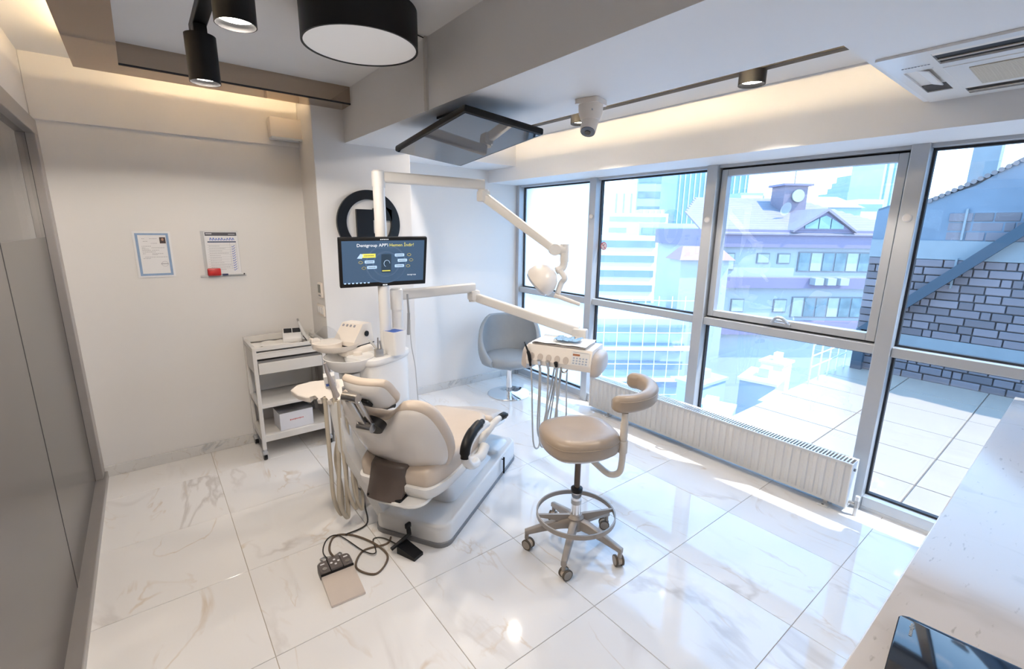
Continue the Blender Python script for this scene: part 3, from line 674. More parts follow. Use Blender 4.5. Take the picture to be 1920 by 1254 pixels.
# apex locator
ap = thing('apex_locator', (0.62, 1.98, TZ-0.025), 'small white device with dark screen on the trolley top', 'device')
Ma = TR((0.60, 1.975, TZ-0.02)) @ rz(math.radians(-12)) @ Matrix.Rotation(math.radians(28), 4, 'X') @ Matrix.Diagonal((1.3, 1.3, 1.2, 1))
B(Ma).box((0, 0.02, 0.02), (0.10, 0.10, 0.035), 0.008).out('body', M_white, ap)
B(Ma).box((-0.022, 0.042, 0.0385), (0.042, 0.038, 0.003)).out('screen', M_gloss, ap, None)
B(Ma).box((0.024, 0.042, 0.0385), (0.042, 0.038, 0.003)).out('screen', M_gloss, ap, None)
b = B(); b.cyl((0.70, 1.96, TZ-0.03), (0.665, 1.985, TZ+0.075), 0.014, 0.011); b.cyl((0.665, 1.985, TZ+0.075), (0.655, 1.99, TZ+0.115), 0.009, 0.007); hs = b.out('handpiece', M_white, ap)
b = B(); b.cyl((0.655, 1.99, TZ+0.115), (0.652, 1.993, TZ+0.135), 0.008, 0.006); b.out('handpiece_tip', M_satin, hs)
b = B(); b.box((0.69, 1.99, TZ-0.012), (0.05, 0.06, 0.03), 0.006); b.out('cradle', M_white, ap)
b = B(); b.tube([(0.665, 1.93, TZ+0.01), (0.68, 1.90, TZ-0.02), (0.65, 1.87, TZ-0.028), (0.63, 1.89, TZ-0.026), (0.66, 1.90, TZ-0.024), (0.72, 1.88, TZ-0.028), (0.735, 1.90, TZ-0.01)], 0.003, 6); b.out('cable', M_black, ap)
# box on the lower shelf
bx = thing('cardboard_box', (0.53, 1.87, 0.19), 'white cardboard box with red printing on the bottom shelf', 'box')
Mb = TR((0.535, 1.875, 0.191)) @ rz(math.radians(3))
B(Mb).box((0, 0, 0.066), (0.235, 0.17, 0.132), 0.002).out('carton', mat('white_card', (0.66, 0.67, 0.72), 0.6, noise=0.02), bx, None)
B(Mb).box((0, 0, 0.134), (0.235, 0.17, 0.004)).out('lid', mat('printed_card_top', (0.20, 0.20, 0.21), 0.5, noise=0.9, nscale=9), bx, None)
b = B(Mb)
for q in range(9): b.box((-0.045+q*0.011, -0.0855, 0.072), (0.007, 0.001, 0.008 if q % 3 else 0.011))
b.out('print', mat('red_print', (0.5, 0.12, 0.12), 0.6, noise=0.1), bx, None)

# ================================================================== dental chair (local frame u forward, v left, w up)
CA, CB, CO = Vector((0.858, 0.513, 0)), Vector((-0.513, 0.858, 0)), Vector((0.747, 0.345, 0))
Mh = basis(CO, CA, CB, (0, 0, 1))
ch = thing('dental_chair', CO+CA*0.5, 'white and beige dental treatment chair reclined in the middle of the room', 'dental chair')
# base
base_poly = [(x+0.545, y) for x, y in rrect(1.13, 0.47, 0.07, 6)]
base_poly = [(x, y*(1.0-0.10*max(0, (x-0.5))/0.6) if True else y) for x, y in base_poly]
B(Mh).pad(base_poly, [(1.0, 0.0), (1.004, 0.004), (1.004, 0.026), (0.995, 0.028)], 0.545, 0).out('base_rim', M_grey, ch)
zf = lambda k: (lambda x, y: k + 0.03*min(1, max(0, (x-0.72))/0.16))
B(Mh).pad(base_poly, [(0.99, 0.026), (0.992, 0.06), (0.990, zf(0.098)), (0.982, zf(0.113)), (0.968, zf(0.121)), (0.945, zf(0.124)), (0.90, zf(0.118)), (0.5, zf(0.118)), (0.1, zf(0.118))], 0.545, 0).out('base', M_white, ch, 50)
b = B(Mh); b.box((0.80, -0.2325, 0.085), (0.004, 0.012, 0.12)); b.box((0.80, -0.17, 0.128), (0.004, 0.13, 0.006)); b.out('base_seam', M_black, ch, None)
# front bump of the base (foot end)
B(Mh).pad([(x+0.93, y) for x, y in rrect(0.24, 0.34, 0.05)], [(1.0, 0.13), (0.99, 0.154), (0.96, 0.160), (0.1, 0.162)], 0.93, 0).out('base_cover', M_white, ch, 50)
# lift column
B(Mh).loft([[(u, v, w) for u, v in rrect(sx, sy, 0.05, 4, cx=cx)] for w, sx, sy, cx in ((0.12, 0.62, 0.30, 0.52), (0.20, 0.52, 0.27, 0.46), (0.28, 0.44, 0.26, 0.36), (0.36, 0.44, 0.28, 0.28))]).out('lift_cover', M_white, ch, 50)
# seat shell and cushion
def seat_outline(s=1.0, off=0.0):
    P = [(-0.14, 0.13), (-0.12, 0.21), (0.0, 0.245), (0.2, 0.25), (0.4, 0.24), (0.56, 0.21), (0.64, 0.15), (0.66, 0.0)]
    P = P+[(x, -y) for x, y in P[-2::-1]]
    return [(p.x, p.y) for p in catmull([(x, y, 0) for x, y in P], 4, True)]
so = seat_outline()
B(Mh).pad(so, [(0.55, 0.30), (0.80, 0.315), (0.94, 0.345), (1.0, 0.385), (1.0, 0.41), (0.96, 0.414)], 0.25, 0).out('seat_shell', M_white, ch, 50)
sz = lambda k: (lambda x, y: k + 0.05*max(0, x-0.35)/0.3 + 0.10*(y/0.25)**2*0.35)
B(Mh).pad(so, [(0.93, 0.40), (0.965, 0.42), (0.97, sz(0.455)), (0.93, sz(0.48)), (0.86, sz(0.49)), (0.6, sz(0.492)), (0.05, sz(0.492))], 0.25, 0).out('seat_cushion', M_pipe, ch, 60)
# leg rest
lg = [(0.60, 0.20), (0.75, 0.19), (0.98, 0.15), (1.10, 0.11), (1.12, 0)]
lg = lg+[(x, -y) for x, y in lg[-2::-1]]
lg = [(p.x, p.y) for p in catmull([(x, y, 0) for x, y in lg], 4, True)]
lz = lambda k: (lambda x, y: k + 0.05 - 0.16*max(0, x-0.62)/0.5)
B(Mh).pad(lg, [(0.9, lz(0.36)), (1.0, lz(0.38)), (1.0, lz(0.40))], 0.85, 0).out('leg_rest_shell', M_white, ch, 50)
B(Mh).pad(lg, [(0.96, lz(0.40)), (0.98, lz(0.43)), (0.92, lz(0.455)), (0.8, lz(0.462)), (0.05, lz(0.464))], 0.85, 0).out('leg_rest_cushion', M_pipe, ch, 60)
# backrest: local frame x = across (v), y = up along the back, z = towards the patient
TH = math.radians(30)
Mk2 = Mh @ basis((0.0, 0, 0.43), (0, 1, 0), (-math.sin(TH), 0, math.cos(TH)), (math.cos(TH), 0, math.sin(TH)))
half = [(0.0, 0.415), (0.045, 0.418), (0.085, 0.45), (0.13, 0.487), (0.20, 0.487), (0.255, 0.44), (0.285, 0.34), (0.292, 0.22), (0.27, 0.10), (0.215, 0.015), (0.12, -0.035), (0.0, -0.05)]
bk = half+[(-x, y) for x, y in half[-2:0:-1]]
bk = [(p.x, p.y) for p in catmull([(x, y, 0) for x, y in bk], 4, True)]
cur = lambda k: (lambda x, y: k + 0.9*x*x*0.8 + 0.05*max(0, y-0.3)/0.2*0.3)
B(Mk2).pad(bk, [(0.10, cur(-0.052)), (0.5, cur(-0.050)), (0.75, cur(-0.043)), (0.88, cur(-0.030)), (0.955, cur(-0.010)), (0.965, cur(0.004))], 0, 0.22).out('backrest_shell', mat('backrest_white', (0.74, 0.70, 0.67), 0.22, noise=0.01, coat=0.5), ch, 60)
B(Mk2).pad(bk, [(0.94, cur(-0.012)), (0.995, cur(-0.006)), (1.02, cur(0.010)), (1.015, cur(0.030)), (0.98, cur(0.045)), (0.88, cur(0.050)), (0.05, cur(0.046))], 0, 0.22).out('backrest_cushion', M_pipe, ch, 60)
# headrest
Mh3 = Mk2 @ TR((0.0, 0.563, 0.015)) @ Matrix.Rotation(math.radians(-14), 4, 'X')
hd_ = [(p.x, p.y) for p in catmull([(-0.118, 0.0, 0), (-0.118, 0.065, 0), (-0.09, 0.095, 0), (0, 0.10, 0), (0.09, 0.095, 0), (0.118, 0.065, 0), (0.118, 0.0, 0), (0.11, -0.065, 0), (0.065, -0.10, 0), (0, -0.108, 0), (-0.065, -0.10, 0), (-0.11, -0.065, 0)], 4, True)]
hc = lambda k: (lambda x, y: k + 1.3*x*x)
hrs = B(Mh3).pad(hd_, [(0.1, hc(-0.040)), (0.55, hc(-0.037)), (0.82, hc(-0.026)), (0.95, hc(-0.004))], 0, 0).out('headrest_shell', mat('headrest_white', (0.74, 0.71, 0.69), 0.22, noise=0.01, coat=0.5), ch, 60)
B(Mh3).pad(hd_, [(0.93, hc(-0.006)), (1.0, hc(0.0)), (1.03, hc(0.012)), (1.0, hc(0.030)), (0.9, hc(0.036)), (0.05, hc(0.034))], 0, 0).out('headrest_cushion', M_pipe, ch, 60)
b = B(Mk2); b.cyl((-0.022, 0.63, -0.066), (0.055, 0.63, -0.066), 0.022); hk = b.out('headrest_joint', M_satin, ch)
b = B(Mk2); b.cyl((-0.034, 0.455, -0.088), (0.042, 0.455, -0.088), 0.022); b.out('headrest_joint', M_satin, ch)
b = B(Mk2); b.box((0.018, 0.543, -0.082), (0.036, 0.18, 0.020), 0.006); b.out('headrest_bar', M_satin, ch)
b = B(Mk2); b.box((-0.020, 0.543, -0.070), (0.014, 0.15, 0.016), 0.004); b.out('headrest_bar', M_satin, ch)
b = B(Mk2); b.prism([(x*0.062, 0.425+y*0.042) for x, y in [(math.cos(k*PI/10), math.sin(k*PI/10)) for k in range(20)]], -0.070, -0.030); b.out('bracket_plate', M_black, ch)
b = B(Mh3); b.box((0.0, 0.01, -0.046), (0.07, 0.045, 0.016), 0.005); b.out('headrest_mount', M_black, ch)
# dark hinge cover behind the seat
b = B(Mh)
def cov(t):
    return [(-0.115, 0.515), (-0.125, 0.50), (-0.135, 0.45), (-0.150, 0.40), (-0.175, 0.355), (-0.180, 0.345)][t]
rows = []
for t in range(6):
    u, w = cov(t); hw = [0.100, 0.102, 0.105, 0.105, 0.102, 0.098][t]
    rows.append([(u-0.03*(1-(j/8*2-1)**2), 0.028-hw+2*hw*j/8, w-0.015*(j/8*2-1)**2) for j in range(9)] + [(u+0.05-0.02*(1-(j/8*2-1)**2), 0.028-hw+2*hw*j/8, w+0.01) for j in range(8, -1, -1)])
b.loft(rows); b.out('hinge_cover', M_brown, ch, 50)
b = B(Mh); b.box((-0.13, 0.020, 0.345), (0.115, 0.20, 0.016), 0.006); b.out('hinge_base', M_black, ch)
B(Mh).pad([(x-0.05, y-0.025) for x, y in rrect(0.30, 0.34, 0.09)], [(0.6, 0.305), (0.92, 0.318), (1.0, 0.333), (0.97, 0.343), (0.2, 0.345)], -0.05, -0.025).out('rear_shell', M_white, ch, 50)
# armrest on the near side
b = B(Mh); b.tube([(0.28, -0.24, 0.40), (0.22, -0.30, 0.405), (0.12, -0.315, 0.44), (0.06, -0.315, 0.51), (0.09, -0.315, 0.575), (0.20, -0.315, 0.605), (0.32, -0.315, 0.60)], 0.026, 10, 6, flat=0.75); ar = b.out('armrest', M_white, ch, 60)
b = B(Mh); b.tube([(0.050, -0.315, 0.515), (0.065, -0.315, 0.575), (0.12, -0.315, 0.615), (0.20, -0.315, 0.632), (0.27, -0.315, 0.632)], [0.022, 0.028, 0.028, 0.026, 0.016], 10, 6); b.out('armrest_pad', M_black, ar, 60)
b = B(Mh); b.tube([(0.20, -0.25, 0.40), (0.32, -0.275, 0.39), (0.40, -0.27, 0.42)], 0.03, 10, 6); b.out('armrest_hub', M_white, ar, 60)
b = B(Mh); b.tube([(0.42, -0.22, 0.42), (0.47, -0.26, 0.49), (0.53, -0.285, 0.525), (0.58, -0.29, 0.528)], [0.03, 0.026, 0.021, 0.019], 10, 6); a2 = b.out('side_grip', M_white, ch, 60)
b = B(Mh); b.tube([(0.575, -0.29, 0.528), (0.62, -0.295, 0.527), (0.67, -0.298, 0.515)], [0.021, 0.023, 0.014], 10, 6); b.out('grip_tip', M_black, a2, 60)
b = B(Mh); b.tube([(0.42, 0.22, 0.42), (0.40, 0.30, 0.49), (0.30, 0.315, 0.60), (0.15, 0.315, 0.60)], 0.024, 10, 6); a3 = b.out('armrest', M_white, ch, 60)
b = B(Mh); b.tube([(0.33, 0.315, 0.612), (0.22, 0.315, 0.63), (0.12, 0.315, 0.625)], 0.026, 10, 6); b.out('armrest_pad', M_black, a3, 60)

# ================================================================== dental unit (spittoon column) left of the chair
un = thing('dental_unit', (0.87, 1.02, 0), 'white dental unit column with spittoon bowl and two poles behind the chair', 'dental unit')
PX, PY = 0.918, 0.954
Mu = TR((0.885, 1.02, 0)) @ rz(math.radians(31))
body = [(p.x, p.y) for p in catmull([(x, y, 0) for x, y in ((-0.19, -0.12), (0.0, -0.155), (0.15, -0.13), (0.17, 0.0), (0.14, 0.13), (0.0, 0.16), (-0.16, 0.12), (-0.20, 0.0))], 4, True)]
B(Mu).pad(body, [(0.96, 0.02), (0.98, 0.03), (0.98, 0.80), (0.97, 0.86)], 0, 0).out('body', M_white, un, 50)
B(Mu).pad(body, [(0.94, 0.0), (0.94, 0.022)], 0, 0).out('plinth', M_grey, un, 50)
B(Mu).pad(body, [(0.97, 0.855), (1.02, 0.862), (1.035, 0.878), (1.02, 0.896), (0.95, 0.902), (0.1, 0.902)], 0, 0).out('ledge', M_white, un, 50)
B().cyl((PX, PY, 0.89), (PX, PY, 1.90), 0.034, seg=28).out('pole', M_white, un)
P2 = (1.015, 0.985)
B().cyl((*P2, 0.86), (*P2, 1.16), 0.034, seg=28).out('pole', M_white, un)
# bowl arm and bowl
bc = Vector((0.690, 0.975, 0.80)); BU = 0.04
b = B(); b.lathe([(0.02, 0.80), (0.08, 0.803), (0.118, 0.822), (0.138, 0.855), (0.146, 0.868), (0.150, 0.866), (0.146, 0.850), (0.130, 0.815), (0.10, 0.788), (0.05, 0.775), (0.02, 0.772)], (bc.x, bc.y, BU), 40, cap=False); bw = b.out('spittoon_bowl', M_white, un, 60)
b = B(); b.cyl((bc.x, bc.y, 0.804+BU), (bc.x, bc.y, 0.809+BU), 0.024); b.out('drain', M_chrome, bw)
b = B(); b.cyl((bc.x+0.04, bc.y+0.02, 0.60), (bc.x+0.02, bc.y+0.01, 0.775+BU), 0.075, 0.085); b.out('bowl_stem', M_white, un)
b = B(); b.box((0.76, 1.0, 0.70), (0.22, 0.15, 0.15), 0.03, R=Matrix.Rotation(math.radians(25), 3, 'Z')); b.out('bowl_bracket', M_white, un, 50)
# round shelf above the bowl
b = B(); b.lathe([(0.02, 0.925), (0.10, 0.925), (0.128, 0.935), (0.138, 0.952), (0.142, 0.952), (0.138, 0.93), (0.115, 0.912), (0.02, 0.908)], (0.66, 1.12, 0.012), 36, cap=False); b.out('round_shelf', M_white2, un, 60)
b = B(); b.box((0.765, 1.10, 0.91), (0.20, 0.17, 0.06), 0.02, R=Matrix.Rotation(math.radians(10), 3, 'Z')); b.out('shelf_block', M_white2, un, 50)
b = B(); b.cyl((0.745, 0.985, 0.86), (0.745, 0.985, 0.92), 0.03, 0.026); b.out('filler_post', M_white2, un)
# instruments clipped at the ledge
b = B(); b.box((0.835, 0.875, 0.925), (0.05, 0.03, 0.05), 0.004); b.cyl((0.83, 0.87, 0.95), (0.835, 0.875, 1.02), 0.005); b.cyl((0.85, 0.865, 0.94), (0.845, 0.87, 1.00), 0.006); b.out('clip_holder', M_satin, un)
b = B(); b.tube([(0.80, 0.93, 1.00), (0.83, 0.89, 0.94), (0.845, 0.865, 0.85), (0.852, 0.858, 0.72), (0.848, 0.862, 0.60)], 0.007, 6); b.out('hose', M_ghose, un)
b = B(); b.tube([(1.06, 0.90, 1.10), (1.055, 0.885, 0.95), (1.07, 0.87, 0.80), (1.075, 0.865, 0.65), (1.085, 0.86, 0.45)], 0.003, 5); b.out('cable', M_ghose, un)
b = B(); b.cyl((1.058, 0.925, 1.00), (1.062, 0.92, 1.14), 0.010, 0.009); b.cyl((1.062, 0.92, 1.14), (1.060, 0.925, 1.26), 0.007, 0.006); b.out('wand', mat('grey_wand', (0.30, 0.31, 0.33), 0.4, 0.3, noise=0.03), un)
# items on the unit
sd = thing('ultrasonic_scaler', (0.76, 1.12, 0.94), 'white scaler box with sloped front on the dental unit shelf', 'device')
Msd = TR((0.775, 1.13, 0.941)) @ rz(math.radians(-62)) @ Matrix.Diagonal((1.35, 1.25, 1.25, 1))
b = B(Msd); b.loft([[(x, y, z) for (y, z) in ((-0.07, 0), (-0.07, 0.025), (0.0, 0.105), (0.06, 0.105), (0.075, 0.0))] for x in (-0.062, 0.062)]); b.out('housing', M_white2, sd, 20)
b = B(Msd)
for q in range(4): b.box((-0.045+q*0.022, -0.012+0.0, 0.094), (0.009, 0.012, 0.004), R=Matrix.Rotation(math.radians(49), 3, 'X'))
b.out('buttons', M_greyink, sd, None)
b = B(Msd); b.cyl((0.061, 0.02, 0.055), (0.067, 0.02, 0.055), 0.014); b.out('knob', M_black, sd)
b = B(Msd); b.box((0, 0.0, -0.001+0.002), (0.128, 0.148, 0.005)); b.out('foot_edge', M_black, sd, None)
cp = thing('cotton_dispenser', (0.63, 1.10, 0.93), 'cream round tray with clear cover on the dental unit shelf', 'dispenser')
b = B(); b.lathe([(0.085, 0.931), (0.088, 0.965), (0.075, 0.968), (0.02, 0.966)], (0.605, 1.11, 0.012), 24); b.out('tray', M_white2, cp, 60)
b = B(); b.lathe([(0.082, 0.969), (0.075, 1.005), (0.045, 1.045), (0.012, 1.065), (0.004, 1.066)], (0.605, 1.11, 0.012), 24, cap=False); b.out('cover', M_clear, cp, 60)
b = B(); b.box((0.545, 1.15, 0.985), (0.05, 0.05, 0.03), 0.004); b.out('label_box', M_white2, cp)
cu = thing('square_cup', (0.955, 0.87, 0.905), 'white square beaker with blue inside on the dental unit ledge', 'beaker')
Mcu = TR((0.945, 0.885, 0.9025)) @ rz(math.radians(20)) @ Matrix.Diagonal((1.2, 1.2, 1.4, 1))
b = B(Mcu); b.loft([[(x*k, y*k, z) for x, y in rrect(0.09, 0.09, 0.012, 3)] for k, z in ((0.86, 0.0), (1.0, 0.105), (0.94, 0.105), (0.82, 0.012))]); b.out('shell', M_white, cu, 40)
b = B(Mcu); b.prism(rrect(0.084, 0.084, 0.010, 3), 0.088, 0.101); b.out('blue_filling', M_blue, cu)

# assistant holder with suction hoses
ah = thing('assistant_holder', (0.62, 0.50, 0), 'white assistant instrument holder with hanging suction hoses left of the chair', 'instrument holder')
b = B(); b.loft([[Vector(c)+CA*du+CB*dv for du, dv in ((-0.03, -0.03), (0.03, -0.03), (0.03, 0.03), (-0.03, 0.03))] for c in ((0.690, 0.510, 0.06), (0.600, 0.562, 0.30), (0.520, 0.606, 0.50), (0.500, 0.650, 0.765))]); b.out('support_arm', M_white, ah, 40)
# palm-shaped plate with scalloped near edge
pl = [(-0.17, 0.03), (-0.15, 0.062), (-0.09, 0.085), (0.0, 0.095), (0.09, 0.09), (0.17, 0.085), (0.17, 0.03), (0.14, 0.02), (0.10, -0.005), (0.07, -0.045), (0.055, -0.045), (0.047, -0.015), (0.035, -0.015), (0.028, -0.045), (0.010, -0.045), (0.003, -0.012), (-0.010, -0.012), (-0.017, -0.038), (-0.035, -0.036), (-0.043, -0.006), (-0.058, -0.006), (-0.068, -0.026), (-0.09, -0.022), (-0.13, -0.005)]
Mp_ = TR((0.465, 0.69, 0.775)) @ rz(math.radians(-30)) @ Matrix.Rotation(math.radians(24), 4, 'X') @ Matrix.Diagonal((1.12, 1.2, 1.0, 1.0))
b = B(Mp_); b.prism(pl, 0.0, 0.032, 0.007); b.out('plate', M_white2, ah, 50)
for k, (sx, sy, cfg) in enumerate(((0.041, -0.03, 0), (0.062, -0.05, 1), (-0.003, -0.03, 2), (0.09, -0.03, 3))):
    p0 = Mp_ @ Vector((sx, sy, 0.01))
    lowz = [0.075, 0.13, 0.09, 0.11][k]; dx = [-0.02, 0.012, 0.0, 0.008][k]
    pts = [p0+Vector((0, 0, 0.02)), p0+Vector((0.0, 0.0, -0.10)), p0+Vector((dx*0.3, -0.01, -0.35)), Vector((p0.x+dx, p0.y-0.02, lowz+0.12)), Vector((p0.x+dx+0.04, p0.y-0.01, lowz)), Vector((p0.x+dx+0.055, p0.y+0.02, lowz+0.14)), Vector((p0.x+0.04, p0.y+0.03, 0.42)), Vector((0.505, 0.640, 0.60))]
    B().tube(pts, [0.012, 0.009, 0.011, 0.008][k], 10, 7).out('suction_hose', M_hose, ah)
b = B(Mp_); b.tube([(0.05, -0.02, 0.02), (0.035, 0.0, 0.09), (0.018, 0.02, 0.17)], [0.017, 0.013, 0.009], 10, 4); b.cyl((0.018, 0.02, 0.165), (0.014, 0.025, 0.215), 0.008, 0.006); b.out('suction_tip', mat('grey_tip', (0.34, 0.31, 0.30), 0.45, noise=0.03), ah)
b = B(Mp_); b.cyl((0.085, -0.012, 0.02), (0.083, -0.002, 0.075), 0.009, 0.007); b.out('suction_tip', M_grey, ah)
sb = thing('small_carton', Mp_ @ Vector((0.02, 0.05, 0.033)), 'small white carton with blue print standing on the instrument holder', 'carton')
b = B(Mp_); b.box((0.012, 0.05, 0.072), (0.05, 0.028, 0.078), 0.002, R=Matrix.Rotation(0.25, 3, 'Z')); b.out('carton', M_white, sb, None)
b = B(Mp_); b.box((0.0155, 0.0355, 0.055), (0.040, 0.002, 0.016), R=Matrix.Rotation(0.25, 3, 'Z')); b.out('print', M_blue, sb, None)

# ================================================================== monitor on the pole
K2 = 0.955
Mc_ = [CAMP+(Vector(p)-CAMP)*K2 for p in ((0.683, 1.01, 1.601), (1.202, 0.903, 1.609), (1.218, 0.988, 1.309), (0.699, 1.095, 1.301))]
Mm, mw, mh = screen_frame(Mc_)
mo = thing('monitor', Mm.translation-Vector((0, 0, 0.15)), 'black computer monitor showing a dark blue slide on the unit pole', 'monitor')
B(Mm).box((0, 0, -0.014), (mw, mh, 0.028), 0.005).out('casing', M_black, mo)
b = B(Mm); b.box((0, 0, -0.036), (0.12, 0.12, 0.03)); b.out('mount', M_grey, mo)
scr = B(Mm).box((0, 0.006, 0.0005), (mw-0.035, mh-0.045, 0.002)).out('screen', mat('screen_blue', (0.02, 0.04, 0.07), 0.2, emit=(0.030, 0.062, 0.115), estr=1.0, noise=0.05), mo, None, 'lit dark blue slide')
em_w = mat('screen_white', (0.5, 0.5, 0.5), 0.4, emit=(0.62, 0.70, 0.78), estr=0.8, noise=0.02)
em_l = mat('screen_pale_blue', (0.3, 0.4, 0.5), 0.4, emit=(0.30, 0.45, 0.68), estr=0.8, noise=0.02)
em_y = mat('screen_yellow', (0.5, 0.45, 0.1), 0.4, emit=(0.50, 0.48, 0.06), estr=0.8, noise=0.02)
em_d = mat('screen_dark', (0.01, 0.02, 0.03), 0.3, emit=(0.012, 0.028, 0.05), estr=1.0, noise=0.02)
em_r = mat('screen_ring', (0.03, 0.05, 0.08), 0.3, emit=(0.036, 0.070, 0.128), estr=1.0, noise=0.02)
b = B(Mm); text_bm(b, "Dentgroup APP'i", 0.026, TR((-0.155, 0.098, 0.0022))); b.out('slide_title', em_w, scr, None)
b = B(Mm); text_bm(b, "Hemen İndir!", 0.026, TR((0.028, 0.098, 0.0022))); b.out('slide_title', em_y, scr, None)
for r in (0.075, 0.115):
    b = B(Mm); b.tube([(0.01+r*math.cos(k*PI/20), -0.01+min(r*math.sin(k*PI/20), 0.1), 0.0016) for k in range(40)], 0.004, 4, 1, closed=True, flat=0.1); b.out('slide_ring', em_r, scr, None)
b = B(Mm); b.prism(rrect(0.058, 0.115, 0.008, 3, cx=0.01, cy=-0.005), 0.0018, 0.0026); b.out('slide_phone', em_d, scr, None)
b = B(Mm); b.box((0.01, -0.05, 0.0028), (0.048, 0.006, 0.0006)); b.box((-0.088, 0.045, 0.0022), (0.075, 0.024, 0.0008)); b.out('slide_button', em_y, scr, None)
b = B(Mm); b.tube([(0.03, 0.0+0.016*math.sin(k/3), 0.0028) if False else (0.014+0.017*math.cos(k*PI/8), -0.005+0.02*math.sin(k*PI/8), 0.0028) for k in range(12)], 0.0012, 4, 2); b.out('slide_phone_logo', em_l, scr, None)
b = B(Mm)
for x, y, w in ((-0.085, 0.008, 0.056), (-0.072, -0.026, 0.056), (0.088, 0.045, 0.056), (0.105, 0.012, 0.056), (0.088, -0.022, 0.056)): B(Mm).prism(rrect(w, 0.018, 0.004, 3, cx=x, cy=y), 0.0018, 0.0026).out('slide_callout', em_l, scr, None)
b.prism([(-0.155, 0.03), (-0.135, 0.058), (-0.118, 0.052), (-0.128, 0.028)], 0.0018, 0.0026)
b.out('slide_tablet', em_l, scr, None)
b = B(Mm)
for x, y, w in ((-0.085, 0.008, 0.04), (-0.072, -0.026, 0.04), (0.088, 0.045, 0.04), (0.105, 0.012, 0.04), (0.088, -0.022, 0.04), (-0.088, 0.045, 0.055)):
    for q in range(6): b.box((x-w/2+w*(q+.5)/6, y, 0.0027), (w/8, 0.004, 0.0004))
b.out('slide_print', M_ink, scr, None)
b = B(Mm)
for x, y in ((-0.135, 0.005), (-0.118, -0.03), (0.145, 0.045), (0.158, 0.012), (0.14, -0.025)): b.tube([(x-0.012, y, 0.002), (x, y+0.009, 0.002), (x+0.012, y, 0.002), (x, y-0.008, 0.002)], 0.0013, 4, 2, closed=True)
b.out('slide_icon', mat('screen_dim_yellow', (0.3, 0.27, 0.05), 0.4, emit=(0.22, 0.19, 0.03), estr=0.8, noise=0.02), scr, None)
b = B(Mm)
for q in range(7): b.box((-0.225+q*0.022, -0.121, 0.002), (0.012, 0.007, 0.0008))
b.out('task_bar_icon', em_l, scr, None)
b = B(Mm); text_bm(b, 'dentgroup', 0.013, TR((0.135, -0.085, 0.0022))); b.out('slide_caption', em_w, scr, None)
b = B(Mm)
for q in range(5): b.box((-0.02+q*0.010, mh/2-0.009, 0.0005), (0.007, 0.004, 0.001))
b.box((-0.004, -mh/2+0.009, 0.0005), (0.012, 0.006, 0.001)); b.box((0.011, -mh/2+0.009, 0.0005), (0.012, 0.006, 0.001))
b.out('logo', em_w, mo, None)

# ================================================================== operating lamp
ol = thing('operating_lamp', (PX, PY, 1.89), 'white dental operating lamp on a long jointed arm', 'operating lamp')
def bar(b, p0, p1, w, h, w1=None, h1=None):
    p0, p1 = Vector(p0), Vector(p1); t = (p1-p0).normalized(); x = Vector((0, 0, 1)).cross(t).normalized(); y = t.cross(x)
    w1, h1 = w1 or w, h1 or h; r = []
    for p, a, c in ((p0, w, h), (p1, w1, h1)): r.append([p+x*px+y*py for px, py in rrect(a, c, min(a, c)*0.28, 3)])
    b.loft(r); return b
E1 = Vector((1.585, 0.845, 1.945))
B().lathe([(0.038, 1.895), (0.038, 1.98), (0.030, 1.988), (0.005, 1.99)], (PX, PY, 0), 28).out('pole_cap', M_white, ol)
bar(B(), (PX, PY, 1.953), E1, 0.05, 0.062).out('upper_arm', M_wmetal, ol, 40)
b = B(); b.cyl((E1.x, E1.y, 1.86), (E1.x, E1.y, 1.915), 0.035); b.box((E1.x, E1.y, 1.873), (0.07, 0.07, 0.07), 0.012); b.out('elbow_joint', M_wmetal, ol)
E2 = Vector((1.81, 0.395, 1.545))
bar(B(), (E1.x+0.005, E1.y-0.01, 1.865), E2, 0.045, 0.060, 0.040, 0.050).out('lower_arm', M_wmetal, ol, 40)
b = B(); b.cyl(E2+Vector((-0.022, -0.03, 0)), E2+Vector((0.022, 0.03, 0)), 0.036); b.cyl(E2, E2+Vector((0.05, -0.05, 0)), 0.032); b.out('elbow_joint', M_wmetal, ol)
E3 = E2+Vector((0.045, -0.045, 0))
b = B(); b.cyl(E3+Vector((0, 0, 0.034)), E3+Vector((0, 0, -0.075)), 0.027); b.tube([E3+Vector((0, 0, -0.07)), E3+Vector((-0.008, 0.004, -0.11)), E3+Vector((-0.045, 0.02, -0.13))], 0.024, 10, 4); b.out('wrist', M_wmetal, ol)
# lamp head: flattened dome facing down-left
HC = E3+Vector((-0.118, 0.070, -0.185))
zx = Vector((-0.46, 0.52, -0.68)).normalized(); xx = Vector((0.62, 0.78, 0.0)); xx = (xx-zx*xx.dot(zx)).normalized()
Mlh = basis(HC, xx, zx.cross(xx), zx) @ Matrix.Diagonal((1.35, 1.35, 1.45, 1))
B(Mlh).lathe([(0.01, -0.062), (0.04, -0.058), (0.07, -0.04), (0.088, -0.015), (0.093, 0.01), (0.090, 0.022)], (0, 0, 0), 32, sx=1.15, sy=0.82).out('lamp_head', M_white2, ol, 60)
B(Mlh).lathe([(0.088, 0.02), (0.080, 0.032), (0.03, 0.038), (0.005, 0.038)], (0, 0, 0), 32, sx=1.15, sy=0.82).out('lens', mat('lamp_lens', (0.5, 0.5, 0.52), 0.08, noise=0.1, spec=0.8), ol, 60)
b = B(); b.tube([E3+Vector((-0.03, 0.012, -0.12)), E3+Vector((-0.02, -0.03, -0.17)), HC+Vector((0.085, -0.085, -0.02)), HC+Vector((0.045, -0.095, -0.085))], 0.019, 8, 6); b.out('yoke', M_wmetal, ol, 60)
